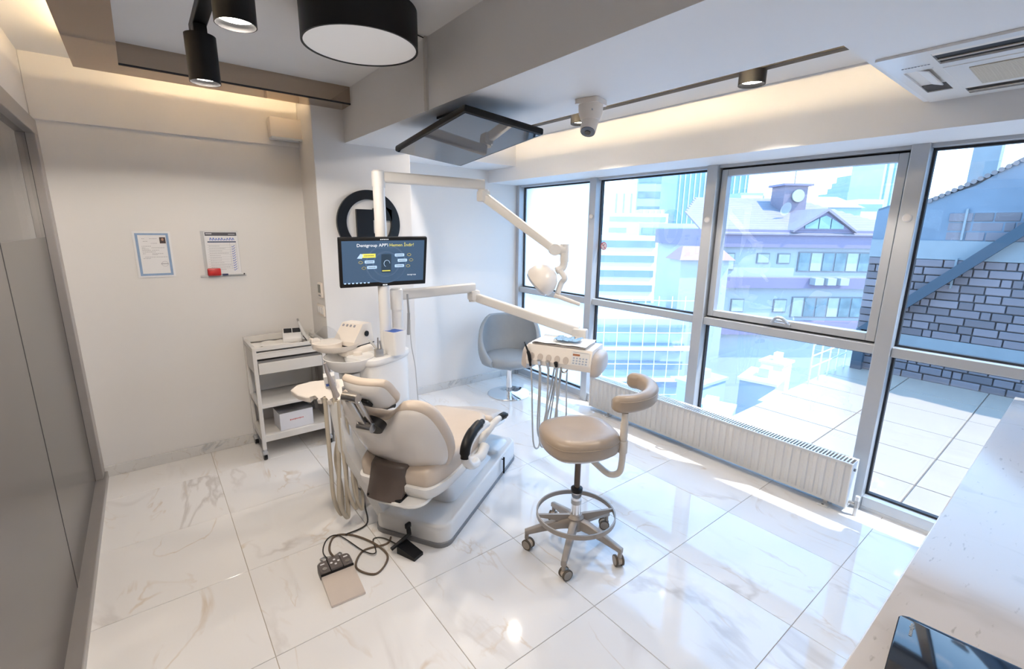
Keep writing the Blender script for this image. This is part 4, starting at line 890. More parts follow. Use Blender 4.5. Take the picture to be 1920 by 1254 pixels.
b = B(); g0 = HC+Vector((0.03, -0.085, -0.090)); b.tube([g0, g0+Vector((0.06, -0.06, -0.03)), g0+Vector((0.115, -0.11, -0.055))], [0.016, 0.014, 0.012], 10, 4); b.out('grip', M_white2, ol, 60)

# ================================================================== delivery tray unit on its arm
de = thing('delivery_unit', (P2[0], P2[1], 1.15), 'dentist instrument delivery tray on a white swing arm', 'instrument tray')
A1 = Vector((1.62, 1.02, 1.255))
B().lathe([(0.040, 1.16), (0.040, 1.285), (0.032, 1.293), (0.005, 1.295)], (P2[0], P2[1], 0), 28).out('pole_cap', M_white, de)
bar(B(), (P2[0], P2[1], 1.25), A1, 0.05, 0.066).out('upper_arm', M_wmetal, de, 40)
b = B(); b.box((A1.x, A1.y, A1.z-0.055), (0.075, 0.075, 0.075), 0.015); b.cyl((A1.x, A1.y, A1.z-0.02), (A1.x, A1.y, A1.z-0.1), 0.035); b.out('elbow_joint', M_wmetal, de)
# tray body frame: x along the front edge to the right, y towards the back
DX = Vector((0.187, -0.387, 0)).normalized(); DY = Vector((-DX.y, DX.x, 0))
DC = Vector((1.865, 0.325, 0.86))
Md = basis(DC, DX, DY, (0, 0, 1))
A2 = Md @ Vector((0.03, 0.17, 0.135))
bar(B(), (A1.x, A1.y, A1.z-0.065), A2, 0.048, 0.062, 0.05, 0.07).out('lower_arm', M_wmetal, de, 40)
b = B(Md); b.box((0.05, 0.155, 0.125), (0.10, 0.06, 0.075), 0.012); b.box((0.03, 0.15, 0.07), (0.07, 0.06, 0.09), 0.01); b.out('arm_head', M_wmetal, de)
# body: sloped front
fr = [(-0.125, -0.045), (-0.135, -0.01), (-0.105, 0.075), (-0.10, 0.085), (0.125, 0.085), (0.135, 0.05), (0.13, -0.045)]
b = B(Md); b.loft([[(x, y, z) for y, z in fr] for x in (-0.215, -0.21, 0.21, 0.215)]); b.out('body', M_white2, de, 30)
for s in (-1, 1):
    b = B(Md); e = [(p.x, p.y) for p in catmull([(-0.11, -0.075, 0), (-0.12, -0.01, 0), (-0.08, 0.06, 0), (0.08, 0.065, 0), (0.12, 0.0, 0), (0.09, -0.06, 0)], 4, True)]
    b.loft([[(s*xx_, y*k, z*k-0.005) for y, z in e] for xx_, k in ((0.213, 1.0), (0.235, 1.0), (0.255, 0.9), (0.268, 0.65), (0.27, 0.3))]); b.out('side_bumper', mat('taupe_plastic', (0.52, 0.46, 0.42), 0.4, noise=0.02), de, 60)
# tray with paper
b = B(Md); b.box((-0.01, 0.01, 0.092), (0.36, 0.22, 0.010), 0.004); ty = b.out('steel_tray', M_satin, de)
b = B(Md); rows = []
for i in range(9): rows.append([(-0.19+0.36*j/16, -0.105+0.235*i/8, 0.1005+0.002*math.sin(j*1.1+i)+(0.004 if i in (0, 8) else 0)) for j in range(17)])
b.loft(rows, cap=False, closed=False); b.out('paper_liner', M_tissue, de)
# front: instrument cradles, keypad
Mf = Md @ basis((0, -0.1205, 0.032), (1, 0, 0), (0, 0.03, 0.085), (0, -0.085, 0.03))
xs = [-0.175, -0.118, -0.060, -0.003, 0.054]
for q, x in enumerate(xs):
    b = B(Mf); b.prism([(x+0.018*math.cos(k*PI/10), -0.022+0.024*math.sin(k*PI/10)) for k in range(20)], 0.0, 0.004); cr = b.out('cradle', mat('cradle_shadow', (0.55, 0.48, 0.43), 0.5, noise=0.02), de, 40)
kp = B(Mf); kp.box((0.145, 0.0, 0.0015), (0.115, 0.085, 0.003), 0.001); kpo = kp.out('keypad', M_white, de, None)
b = B(Mf); b.box((0.118, 0.022, 0.0035), (0.045, 0.012, 0.002)); b.out('display', mat('amber_display', (0.20, 0.06, 0.02), 0.3, emit=(0.25, 0.08, 0.02), estr=0.4, noise=0.3, nscale=300), kpo, None)
b = B(Mf)
for r in range(3):
    for q in range(5): b.box((0.105+q*0.02, 0.002-r*0.016, 0.0035), (0.012, 0.009, 0.002), 0.001, seg=1)
b.out('key', mat('key_blue_grey', (0.38, 0.44, 0.55), 0.5, noise=0.05), kpo, None)
b = B(Mf); b.box((0.145, 0.038, 0.0032), (0.10, 0.003, 0.001)); b.out('print', M_greyink, kpo, None)
# handpieces and their hoses
hp = [B(Md) for _ in range(5)]
b = B(Md); b.tube([(-0.225, -0.14, 0.10), (-0.205, -0.15, 0.07), (-0.185, -0.152, 0.02), (-0.178, -0.142, -0.05)], [0.003, 0.006, 0.011, 0.008], 8, 5); b.out('air_syringe', M_black, de, 60)
for q, x in ((1, -0.118), (2, -0.060), (3, -0.003)):
    b = B(Md); b.cyl((x, -0.150, -0.004), (x, -0.138, -0.032), 0.013, 0.010); b.out('handpiece', [None, M_chrome, M_satin, M_black][q], de)
    b = B(Md); b.cyl((x, -0.138, -0.032), (x, -0.132, -0.060), 0.010, 0.006); b.out('coupling', M_satin, de)
b = B(Md); b.tube([(0.03, -0.138, -0.03), (0.04, -0.15, -0.055), (0.058, -0.15, -0.06), (0.074, -0.145, -0.045)], 0.006, 8, 5); b.out('hose_loop', M_chrome, de)
for x0, x1, low in ((-0.178, -0.165, -0.66), (-0.118, -0.135, -0.58), (-0.112, -0.120, -0.64), (-0.060, -0.070, -0.58), (-0.055, -0.080, -0.62), (-0.003, 0.008, -0.55)):
    b = B(Md)
    b.tube([(x0, -0.132, -0.055), (x0+(x1-x0)*0.3, -0.12, -0.20), (x1, -0.10, low+0.08), (x1+0.014, -0.05, low), (x1+0.02, 0.0, low+0.09), (x1*0.6, 0.05, -0.2), (x1*0.5, 0.06, -0.04)], 0.0055, 6, 7); b.out('hose', M_ghose, de)
# blue crumpled plastic on the tray
b = B(Md); rows = []
for i in range(7):
    rows.append([(-0.065+0.165*j/14+0.006*math.sin(i*2.1+j), -0.05+0.13*i/6*(0.6+0.4*abs(math.sin(j*0.55+0.3)))+0.01*math.sin(j*1.7), 0.108+0.010*abs(math.sin(j*1.9+i*1.3))+0.008*abs(math.sin(i*2.7+j*0.8))) for j in range(15)])
b.loft(rows, cap=False, closed=False)
tag(b.out('plastic_wrap', mat('pale_blue_plastic', (0.30, 0.48, 0.70), 0.25, noise=0.5, nscale=60)), 'crumpled pale blue plastic wrap lying on the delivery tray', 'plastic wrap')

# ================================================================== operator stool
SX, SY = 1.42, -0.25
stl = thing('operator_stool', (SX, SY, 0), 'beige leather operator stool with curved back pad on five casters', 'stool')
angs = [math.radians(a) for a in (133, 214, 294, 2, 73)]
angs = [math.atan2(y-SY, x-SX) for x, y in ((1.187, -0.085), (1.195, -0.395), (1.49, -0.495), (1.675, -0.249), (1.50, 0.005))]
for a in angs:
    dr = Vector((math.cos(a), math.sin(a), 0)); nr = Vector((-dr.y, dr.x, 0)); O_ = Vector((SX, SY, 0))
    b = B(); rings = []
    for r, z, w, h in ((0.02, 0.150, 0.042, 0.06), (0.08, 0.145, 0.040, 0.055), (0.17, 0.122, 0.034, 0.040), (0.245, 0.100, 0.030, 0.030), (0.268, 0.092, 0.028, 0.030)):
        rings.append([O_+dr*r+nr*px+Vector((0, 0, z+py)) for px, py in rrect(w, h, min(w, h)*0.25, 2)])
    b.loft(rings); e = O_+dr*0.258; b.cyl((e.x, e.y, 0.055), (e.x, e.y, 0.10), 0.011); b.out('leg', M_taupe, stl, 40)
    cst = B(); wd = Vector((math.cos(a+2.4), math.sin(a+2.4), 0)); ax = Vector((-wd.y, wd.x, 0)); c = e+wd*0.012; c.z = 0.029
    cst.cyl(c-ax*0.011, c+ax*0.011, 0.024); cst = cst.out('caster', mat('caster_taupe', (0.50, 0.42, 0.34), 0.5, noise=0.03), stl)
    for s in (-1, 1):
        b = B(); b.cyl(c+ax*s*0.011, c+ax*s*0.021, 0.0285, 0.0285); b.out('wheel', mat('wheel_dark', (0.10, 0.075, 0.05), 0.6, noise=0.05), cst)
        b = B(); b.cyl(c+ax*s*0.021, c+ax*s*0.0225, 0.023, 0.022); b.out('wheel_disc', mat('wheel_disc', (0.36, 0.31, 0.26), 0.5, noise=0.04), cst)
b = B(); b.lathe([(0.042, 0.115), (0.044, 0.185), (0.032, 0.20), (0.028, 0.20)], (SX, SY, 0), 24); b.out('hub', M_taupe, stl)
B().cyl((SX, SY, 0.19), (SX, SY, 0.335), 0.026, seg=24).out('column', M_chrome, stl)
B().lathe([(0.0275, 0.262), (0.0275, 0.285)], (SX, SY, 0), 24).out('column_ring', M_satin, stl)
B().lathe([(0.030, 0.33), (0.031, 0.35), (0.020, 0.356)], (SX, SY, 0), 24).out('collar', M_black, stl)
B().cyl((SX, SY, 0.35), (SX, SY, 0.58), 0.016, seg=20).out('gas_lift', mat('dark_bronze_lift', (0.10, 0.075, 0.06), 0.2, 0.8, noise=0.05), stl)
b = B(); RR_ = 0.205
rp = [[(SX+(RR_+dx)*math.cos(2*PI*i/56), SY+(RR_+dx)*math.sin(2*PI*i/56), z) for i in range(56)] for dx, z in ((-0.004, 0.190), (0.004, 0.190), (0.004, 0.214), (-0.004, 0.214), (-0.004, 0.190))]
b.loft(rp, cap=False); b.out('foot_ring', M_taupe, stl, 50)
for a in (math.radians(150), math.radians(-30)):
    b = B(); dr = Vector((math.cos(a), math.sin(a), 0)); nr = Vector((-dr.y, dr.x, 0))
    b.loft([[Vector((SX, SY, 0.175+0.018*k))+dr*r+nr*px*w+Vector((0, 0, py*h)) for px, py in ((-1, -1), (1, -1), (1, 1), (-1, 1))] for r, w, h, k in ((0.03, 0.008, 0.024, 0), (0.20, 0.006, 0.008, 1.6))]); b.out('ring_spoke', M_taupe, stl, None)
# seat
SM = TR((SX, SY, 0)) @ rz(math.radians(-22))
se = [(p.x, p.y) for p in catmull([(x, y, 0) for x, y in ((-0.19, -0.06), (-0.15, -0.15), (-0.04, -0.185), (0.08, -0.175), (0.165, -0.12), (0.185, 0.0), (0.165, 0.12), (0.08, 0.175), (-0.04, 0.185), (-0.15, 0.15), (-0.19, 0.06))], 4, True)]
dish = lambda k: (lambda x, y: k - 0.012*math.exp(-(x*x+y*y)/0.008))
B(SM).pad(se, [(0.88, 0.588), (0.97, 0.594), (1.0, 0.612), (1.005, 0.632), (1.0, 0.650)], 0, 0).out('seat_side', M_leather, stl, 60)
B(SM).pad(se, [(1.0, 0.648), (1.008, 0.655), (0.985, 0.672), (0.92, 0.683), (0.75, dish(0.687)), (0.4, dish(0.687)), (0.05, dish(0.687))], 0, 0).out('seat_top', M_leather, stl, 60)
b = B(SM); b.tube([(x*1.006, y*1.006, 0.6505) for x, y in se], 0.003, 5, 1, closed=True); b.out('seam_piping', M_leather, stl)
B(SM).pad(se, [(0.5, 0.572), (0.86, 0.576), (0.88, 0.59)], 0, 0).out('seat_pan', M_white, stl, 50)
# back arm and curved pad
AXX, AYY = SX+0.120, SY-0.183
b = B(); b.tube([(SX+0.01, SY-0.02, 0.565), (SX+0.05, SY-0.08, 0.505), (SX+0.085, SY-0.135, 0.462), (SX+0.113, SY-0.174, 0.478), (AXX, AYY, 0.54), (AXX, AYY, 0.66), (AXX, AYY, 0.80)], 0.0165, 12, 6); am = b.out('back_arm', mat('stool_arm_cream', (0.66, 0.60, 0.53), 0.4, noise=0.02), stl, 60)
b = B(); b.cyl((AXX, AYY, 0.59), (AXX, AYY, 0.655), 0.0225); b.cyl((AXX, AYY, 0.66), (AXX, AYY, 0.75), 0.019); b.out('clamp', mat('stool_arm_cream', (0.66, 0.60, 0.53)), am)
path = catmull([(1.485, -0.395, 0.845), (1.575, -0.448, 0.845), (1.69, -0.452, 0.848), (1.80, -0.39, 0.852), (1.855, -0.29, 0.855), (1.825, -0.215, 0.855)], 6)
b = B(); rings = []; NP = len(path)
for i, p in enumerate(path):
    t = (path[min(i+1, NP-1)]-path[max(i-1, 0)]).normalized(); x = Vector((0, 0, 1)).cross(t).normalized()
    k = min(1.0, 0.55+0.45*math.sin(min(1, i/3)*PI/2)) if i < 3 else min(1.0, 0.5+0.5*math.sin(min(1, (NP-1-i)/3)*PI/2))
    rings.append([p+x*px*k+Vector((0, 0, py*k)) for px, py in rrect(0.068, 0.088, 0.030, 4)])
b.loft(rings); b.out('back_pad', M_leather, stl, 60)
b = B(); b.tube([p+(Vector((0, 0, 1)).cross((path[min(i+1, NP-1)]-path[max(i-1, 0)]).normalized()))*0.0335*s_+Vector((0, 0, 0.018)) for s_ in (-1,) for i, p in enumerate(path)][2:-2], 0.0022, 5, 1); b.out('seam_piping', M_leather, stl)

# ================================================================== bucket chair in the alcove
BX, BY = 2.60, 1.85
bu = thing('bucket_chair', (BX, BY, 0), 'grey leather bucket chair on a chrome disc base in the alcove', 'chair')
B().lathe([(0.215, 0.0), (0.222, 0.004), (0.215, 0.010), (0.06, 0.018), (0.035, 0.03)], (BX, BY, 0), 48).out('disc_base', M_chrome, bu)
B().cyl((BX, BY, 0.02), (BX, BY, 0.30), 0.030, seg=24).out('column', M_chrome, bu)
B(TR((BX, BY, 0)) @ rz(0.3)).box((0, 0, 0.305), (0.26, 0.22, 0.02), 0.006).out('seat_plate', M_satin, bu)
Fd = math.atan2(-0.80, -0.60)
Mbu = TR((BX, BY, 0)) @ rz(Fd)
B(Mbu).lathe([(0.10, 0.315), (0.22, 0.325), (0.265, 0.36), (0.27, 0.395), (0.245, 0.425), (0.15, 0.437), (0.01, 0.438)], (0.01, 0, 0), 40).out('seat', M_fabric, bu, 60)
# wrap-around back: open towards +x (front)
rows = []
nA = 40
for i in range(nA+1):
    a = math.radians(38)+(2*PI-2*math.radians(38))*i/nA
    s = (1-math.cos(a))/2                     # 0 at the front, 1 at the back
    top = 0.375+0.41*min(1, max(0, (s-0.06)/0.80))**1.05
    bot = 0.345+0.11*max(0, s-0.35)
    tilt = 0.055*s
    ring = []
    for k in range(5):
        f = k/4; z = bot+(top-bot)*f; r = 0.288+tilt*f+0.02*math.sin(f*PI); ring.append((r*math.cos(a), r*math.sin(a), z))
    rt = 0.288+tilt
    ring.append(((rt-0.020)*math.cos(a), (rt-0.020)*math.sin(a), top+0.012))
    for k in range(4, -1, -1):
        f = k/4; z = bot+(top-bot)*f; r = 0.246+tilt*f+0.02*math.sin(f*PI); ring.append((r*math.cos(a), r*math.sin(a), z))
    rows.append(ring)
b = B(Mbu); b.loft(rows); b.out('backrest', M_fabric, bu, 60)

# ================================================================== foot controls and cables
fp = thing('foot_control', (0.335, 0.245, 0), 'flat grey foot control with steel plate and buttons on the floor', 'foot pedal')
Mfp = TR((0.336, 0.245, 0)) @ rz(math.radians(-3.5))
b = B(Mfp); b.loft([[(x, y, z) for x, y, z in ((-0.076, -0.14, 0.002), (0.076, -0.14, 0.002), (0.076, -0.14, 0.012), (-0.076, -0.14, 0.012))], [(x, y, z) for x, y, z in ((-0.076, 0.05, 0.002), (0.076, 0.05, 0.002), (0.076, 0.05, 0.030), (-0.076, 0.05, 0.030))]]); b.out('steel_plate', mat('champagne_steel', (0.74, 0.65, 0.58), 0.3, 0.35, noise=0.03, nscale=30), fp, None)
b = B(Mfp); b.loft([[(x, y, z) for x, y in rrect(0.156, 0.095, 0.02, 3, cy=0.094)] for z in (0.002, 0.038)]+[[(x*0.95, (y-0.094)*0.92+0.094, 0.044) for x, y in rrect(0.156, 0.095, 0.02, 3, cy=0.094)]]); bar_ = b.out('control_bar', mat('pedal_brown', (0.13, 0.11, 0.105), 0.4, noise=0.04), fp)
b = B(Mfp); b.box((0, 0.094, 0.047), (0.056, 0.088, 0.008), 0.003); b.out('joystick_plate', mat('pedal_brown', (0.13, 0.11, 0.105)), bar_)
for x in (-0.052, 0.056):
    b = B(Mfp); b.cyl((x, 0.075, 0.043), (x, 0.075, 0.048), 0.011); b.out('button', M_satin, bar_)
b = B(Mfp)
for k in range(4): b.cyl((0.017*math.cos(k*PI/2), 0.094+0.017*math.sin(k*PI/2), 0.051), (0.017*math.cos(k*PI/2), 0.094+0.017*math.sin(k*PI/2), 0.0522), 0.006, seg=8)
for x in (-0.055, 0.055): b.box((x, 0.115, 0.0445), (0.02, 0.008, 0.001))
b.out('symbols', M_paper, bar_)
b = B(Mfp); b.box((-0.029, 0.094, 0.0445), (0.004, 0.096, 0.003)); b.box((0.029, 0.094, 0.0445), (0.004, 0.096, 0.003)); b.box((0, 0.047, 0.032), (0.154, 0.003, 0.02)); b.out('groove', M_black, bar_, None)
b = B(Mfp); b.tube([(-0.03, 0.135, 0.03), (-0.05, 0.19, 0.02), (-0.02, 0.215, 0.006), (0.02, 0.20, 0.006), (0.05, 0.21, 0.006), (0.05, 0.17, 0.02), (0.02, 0.14, 0.03)], 0.0035, 6); b.out('wire_handle', M_satin, fp)
bp_ = thing('foot_switch', (0.69, 0.24, 0), 'small black foot switch leaning against the chair base', 'foot switch')
Mbp = TR((0.69, 0.225, 0)) @ rz(math.radians(20))
b = B(Mbp); b.loft([[(-0.032, -0.06, 0.001), (0.032, -0.06, 0.001), (0.032, -0.06, 0.018), (-0.032, -0.06, 0.018)], [(-0.036, 0.06, 0.001), (0.036, 0.06, 0.001), (0.036, 0.06, 0.045), (-0.036, 0.06, 0.045)]]); b.out('pedal', M_black, bp_, None)
b = B(Mbp); b.cyl((-0.06, 0.075, 0.035), (0.05, 0.045, 0.075), 0.010); b.cyl((0.045, 0.048, 0.07), (0.05, 0.06, 0.115), 0.012); b.box((0.052, 0.062, 0.115), (0.035, 0.02, 0.03), 0.006); b.out('lever', M_black, bp_)
M_cab = mat('black_cable', (0.03, 0.025, 0.02), 0.5, noise=0.1); M_cab2 = mat('brown_cable', (0.14, 0.10, 0.07), 0.5, noise=0.1)
def cable(pts, r, m, lab): tag(B().tube(pts, r, 6, 8).out('cable', m), lab, 'cable')
cable([(0.366, 0.345, 0.03), (0.362, 0.50, 0.006), (0.42, 0.60, 0.005), (0.50, 0.55, 0.007), (0.57, 0.40, 0.010), (0.585, 0.27, 0.005), (0.49, 0.19, 0.005), (0.428, 0.29, 0.006), (0.50, 0.39, 0.005), (0.62, 0.37, 0.005), (0.66, 0.40, 0.012)], 0.0055, M_cab2, 'brown cable looping on the floor beside the foot control')
cable([(0.34, 0.345, 0.03), (0.33, 0.50, 0.005), (0.38, 0.60, 0.005), (0.44, 0.58, 0.012), (0.50, 0.38, 0.012), (0.545, 0.33, 0.012), (0.58, 0.45, 0.005), (0.63, 0.42, 0.006), (0.66, 0.30, 0.02)], 0.0032, M_cab, 'thin black cable curling towards the black foot switch')
cable([(0.47, 0.57, 0.012), (0.60, 0.60, 0.006), (0.66, 0.78, 0.005), (0.70, 0.92, 0.03), (0.715, 0.93, 0.16), (0.73, 0.93, 0.26)], 0.0042, M_cab, 'black cable hanging from the dental unit to the floor')
# stickers and round caps on the window posts
for y, z, lab in ((-1.035, 1.752, 'white round cap on the mullion nearest the counter'), (0.12, 1.752, 'white round cap on the mullion left of the opening sash'), (1.26, 1.79, 'white round cap on the mullion by the frosted pane')):
    tag(B(basis((XI2-0.0005, y, z), (0, -1, 0), (0, 0, 1), (-1, 0, 0))).lathe([(0.022, 0.0), (0.022, 0.004), (0.016, 0.010), (0.003, 0.012)], (0, 0, 0), 24).out('round_cap', M_white2), lab, 'cap', 'round caps on the window posts')
ns = thing('no_smoking_sticker', (XG, 1.165, 1.49), 'round red and white no smoking sticker on the window glass', 'sticker')
Mns = basis((XG-0.0052, 1.165, 1.525), (0, -1, 0), (0, 0, 1), (-1, 0, 0))
B(Mns).prism([(0.036*math.cos(k*PI/16), 0.036*math.sin(k*PI/16)) for k in range(32)], 0.0003, 0.0008).out('disc', mat('sticker_pale', (0.62, 0.60, 0.66), 0.5, noise=0.02), ns, None)
B(Mns).loft([[(r*math.cos(k*PI/16), r*math.sin(k*PI/16), z) for k in range(32)] for r, z in ((0.036, 0.0008), (0.036, 0.0014), (0.030, 0.0014), (0.030, 0.0008))], cap=False).out('red_ring', mat('sticker_red', (0.40, 0.03, 0.05), 0.5, noise=0.03), ns, None)
B(Mns).box((0, 0, 0.0011), (0.060, 0.005, 0.0008), R=Matrix.Rotation(math.radians(-50), 3, 'Z')).out('red_bar', MATS['sticker_red'], ns, None)
b = B(Mns); b.box((-0.004, 0.008, 0.001), (0.030, 0.005, 0.0006), R=Matrix.Rotation(0.3, 3, 'Z')); b.box((0.010, 0.016, 0.001), (0.004, 0.010, 0.0006))
for q in range(3): b.box((-0.008+q*0.008, -0.018, 0.001), (0.004, 0.003, 0.0006))
b.out('cigarette_mark', M_ink, ns, None)
# ================================================================== outside
M_terr = mat('terrace_stone', (0.340, 0.264, 0.212), 0.35, noise=0.08, nscale=3)
M_terrj = mat('terrace_joint', (0.30, 0.27, 0.25), 0.8, noise=0.05)
te = thing('terrace', (5.3, -3, -0.3), 'pale stone paved terrace outside the window beside the stone wall', 'terrace')
B().b2((3.32, -7.0, -0.30), (7.25, 0.28, -0.125)).out('slab', M_terrj, te, None)
tm = {}
for i in range(6):
    for j in range(10):
        x0 = 3.33+i*0.652; y1 = 0.27-j*0.727
        key = 'p'
        if key not in tm:
            o = B().b2((x0, y1-0.717, -0.124), (x0+0.642, y1, -0.105), 0.003).out('paver', M_terr, te, None); tm[key] = (o.data, x0, y1)
        else:
            o = bpy.data.objects.new('paver', tm[key][0]); COL.objects.link(o); o.parent = te; o.location = (x0-tm[key][1], y1-tm[key][2], 0)
# white steel stair railing at the terrace edge
rl = thing('terrace_railing', (5.3, 0.22, -0.1), 'thin white steel railing along the terrace edge', 'railing')
M_rail = mat('rail_white', (0.680, 0.704, 0.736), 0.4, noise=0.02)
for k in range(5): B().cyl((5.9+k*0.3, 0.22, -0.1045), (5.9+k*0.3, 0.22, 0.38), 0.009, seg=8).out('baluster', M_rail, rl)
for z in (0.10, 0.24, 0.38): B().cyl((5.9, 0.22, z), (7.1, 0.22, z), 0.009, seg=8).out('rail', M_rail, rl)

# stone wall of the neighbouring house
XS = 7.27
st = thing('stone_wall', (XS+0.3, -1.5, -0.3), 'shaded blue-grey stone wall of the neighbouring house with pale lintel bands', 'stone wall')
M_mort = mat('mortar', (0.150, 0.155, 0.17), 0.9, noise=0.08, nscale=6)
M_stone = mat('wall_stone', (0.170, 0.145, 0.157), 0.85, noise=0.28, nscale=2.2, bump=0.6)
def vary(m, k):
    nt = m.node_tree; bs = nt.nodes['Principled BSDF']; src = bs.inputs['Base Color'].links[0].from_socket
    oi = nt.nodes.new('ShaderNodeObjectInfo'); mr = nt.nodes.new('ShaderNodeMapRange'); mr.inputs['To Min'].default_value = 1-k; mr.inputs['To Max'].default_value = 1+k
    mx = nt.nodes.new('ShaderNodeMixRGB'); mx.blend_type = 'MULTIPLY'; mx.inputs[0].default_value = 1.0
    nt.links.new(oi.outputs['Random'], mr.inputs[0]); nt.links.new(src, mx.inputs[1]); nt.links.new(mr.outputs[0], mx.inputs[2]); nt.links.new(mx.outputs[0], bs.inputs['Base Color'])
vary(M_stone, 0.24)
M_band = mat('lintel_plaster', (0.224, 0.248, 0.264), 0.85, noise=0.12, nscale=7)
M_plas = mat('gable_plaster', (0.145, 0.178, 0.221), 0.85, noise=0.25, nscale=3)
tops = [(0.20, 1.98), (0.10, 2.02), (-0.26, 2.08), (-0.67, 2.24), (-0.95, 2.46), (-1.6, 2.9), (-3.2, 3.6), (-6.9, 3.6)]
Mx = basis((XS, 0, 0), (0, -1, 0), (0, 0, 1), (-1, 0, 0))
poly = [(-0.20, -3.0)]+[(-y, z) for y, z in tops]+[(6.9, -3.0)]
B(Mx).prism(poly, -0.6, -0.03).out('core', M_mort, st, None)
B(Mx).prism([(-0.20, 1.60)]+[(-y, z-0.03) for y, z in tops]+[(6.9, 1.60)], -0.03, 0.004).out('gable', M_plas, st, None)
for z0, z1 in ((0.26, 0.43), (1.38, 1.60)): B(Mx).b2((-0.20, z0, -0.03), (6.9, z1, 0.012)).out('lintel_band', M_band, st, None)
sm = {}
rs = random.Random(3)
def stone_rows(z0, z1, nrow, ya, yb):
    h = (z1-z0)/nrow
    for r in range(nrow):
        y = ya
        while y < yb:
            w = rs.choice((0.09, 0.13, 0.17, 0.21, 0.26)); key = (w, round(h, 3), rs.randint(0, 2))
            if key not in sm:
                sm[key] = B(Mx).b2((0.006, 0.006, -0.03), (w-0.006, h-0.006, 0.006+0.006*key[2]), 0.008)
                o = sm[key].out('stone', M_stone, st, None); sm[key] = o.data
            else:
                o = bpy.data.objects.new('stone', sm[key]); COL.objects.link(o); o.parent = st
            o.location = (0, -y, z0+r*h); y += w
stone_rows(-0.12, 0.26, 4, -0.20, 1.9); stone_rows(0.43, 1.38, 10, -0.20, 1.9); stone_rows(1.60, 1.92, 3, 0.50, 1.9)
rf = B(Mx)
for k in range(50):
    x = 0.1+k*0.05; z = 2.06+max(0, x-0.3)*0.56; rf.cyl((x, z, -0.35), (x, z, 0.03), 0.026, seg=8)
o = rf.out('roof_tiles', mat('old_roof_tile', (0.180, 0.152, 0.152), 0.8, noise=0.2), st); o['kind'] = 'stuff'
b = B(); b.b2((XS+1.5, -0.62, 2.0), (XS+1.75, -0.35, 3.0)); b.b2((XS+1.42, -0.70, 3.0), (XS+1.83, -0.27, 3.08)); b.out('chimney', M_band, st, None)
for z in (1.86, 1.3): B().b2((XS-0.03, -0.66, z-0.25), (XS-0.005, -0.64, z+0.1)).out('drain_pipe', M_band, st, None)
br = thing('diagonal_bar', (XS-0.12, -0.7, 0), 'dark diagonal bar across the stone wall', 'brace')
p0, p1 = Vector((XS-0.10, -1.9, 2.55)), Vector((XS-0.10, 0.10, 0.42)); t = (p1-p0).normalized(); n = Vector((0, -t.z, t.y))
b = B(); b.loft([[p+n*c*0.055+Vector((d*0.04, 0, 0)) for c, d in ((-1, -1), (1, -1), (1, 1), (-1, 1))] for p in (p0, p1)]); b.out('beam', mat('bar_dark', (0.03, 0.055, 0.08), 0.6, noise=0.05), br, None)  # plain dark bar set diagonally in front of the stones
b = B(); b.b2((XS-0.14, 0.04, -0.105), (XS-0.06, 0.16, 0.44)); b.out('foot_post', MATS['bar_dark'], br, None)

# purple-grey mansard building opposite
MA, MBv = Vector((25.6, 12.9, 0)), Vector((35.6, 5.6, 0))
fx = (MBv-MA).normalized(); fy = Vector((-fx.y, fx.x, 0))          # fy points away from us
if fy.dot(CAMP-MA) > 0: fy = -fy
Mb_ = basis(MA, fx, fy, (0, 0, 1)); FW = (MBv-MA).length
mb = thing('mansard_building', MA+fx*FW/2+fy*3+Vector((0, 0, -14)), 'pale building with mauve tiled roof and dormer across the street', 'building')
M_mauve = mat('mauve_cladding', (0.198, 0.165, 0.231), 0.7, noise=0.05)
M_pale = mat('pale_render', (0.360, 0.370, 0.380), 0.8, noise=0.04)
M_rtile = mat('pink_roof_tile', (0.235, 0.193, 0.210), 0.8, noise=0.12, nscale=3)
M_win = mat('far_window_glass', (0.14, 0.20, 0.22), 0.15, noise=0.6, nscale=1.5)
M_winl = mat('far_window_blind', (0.364, 0.378, 0.336), 0.4, noise=0.2, nscale=2)
M_wfr = mat('far_window_frame', (0.20, 0.19, 0.20), 0.5, noise=0.05)
B(Mb_).b2((0, 0, -14), (FW, 8, 1.0)).out('wall', M_pale, mb, None)
B(Mb_).b2((-0.3, -0.35, 0.85), (FW+0.2, 8, 1.85)).out('parapet_band', M_mauve, mb, None)
B(Mb_).b2((-0.1, -0.45, -1.50), (FW, 0.2, -0.90)).out('balcony_band', M_mauve, mb, None)
B(Mb_).b2((-0.1, -0.45, -4.3), (FW, 0.2, -3.5)).out('balcony_band', M_mauve, mb, None)
def far_window(par, M, x0, z0, x1, z1, n, m=None):
    f = B(M).b2((x0, -0.06, z0), (x1, 0.0, z1)).out('window', M_wfr, par, None)
    w = (x1-x0)/n
    for k in range(n):
        mm = m or (M_win if (k*7+int(z0*3)) % 3 else M_winl)
        B(M).b2((x0+k*w+0.05, -0.09, z0+0.06), (x0+(k+1)*w-0.05, -0.05, z1-0.06)).out('pane', mm, f, None)
far_window(mb, Mb_, FW*0.45, -0.55, FW*0.86, 0.6, 7)
far_window(mb, Mb_, FW*0.45, -3.3, FW*0.86, -2.05, 7)
for u in (0.25, 0.35): far_window(mb, Mb_, FW*u, -0.1, FW*u+0.75, 0.5, 1)
for u in (0.15, 0.36): far_window(mb, Mb_, FW*u, -3.0, FW*u+0.8, -2.2, 1)
far_window(mb, Mb_, FW*0.03, -0.5, FW*0.03+1.4, 0.5, 2)
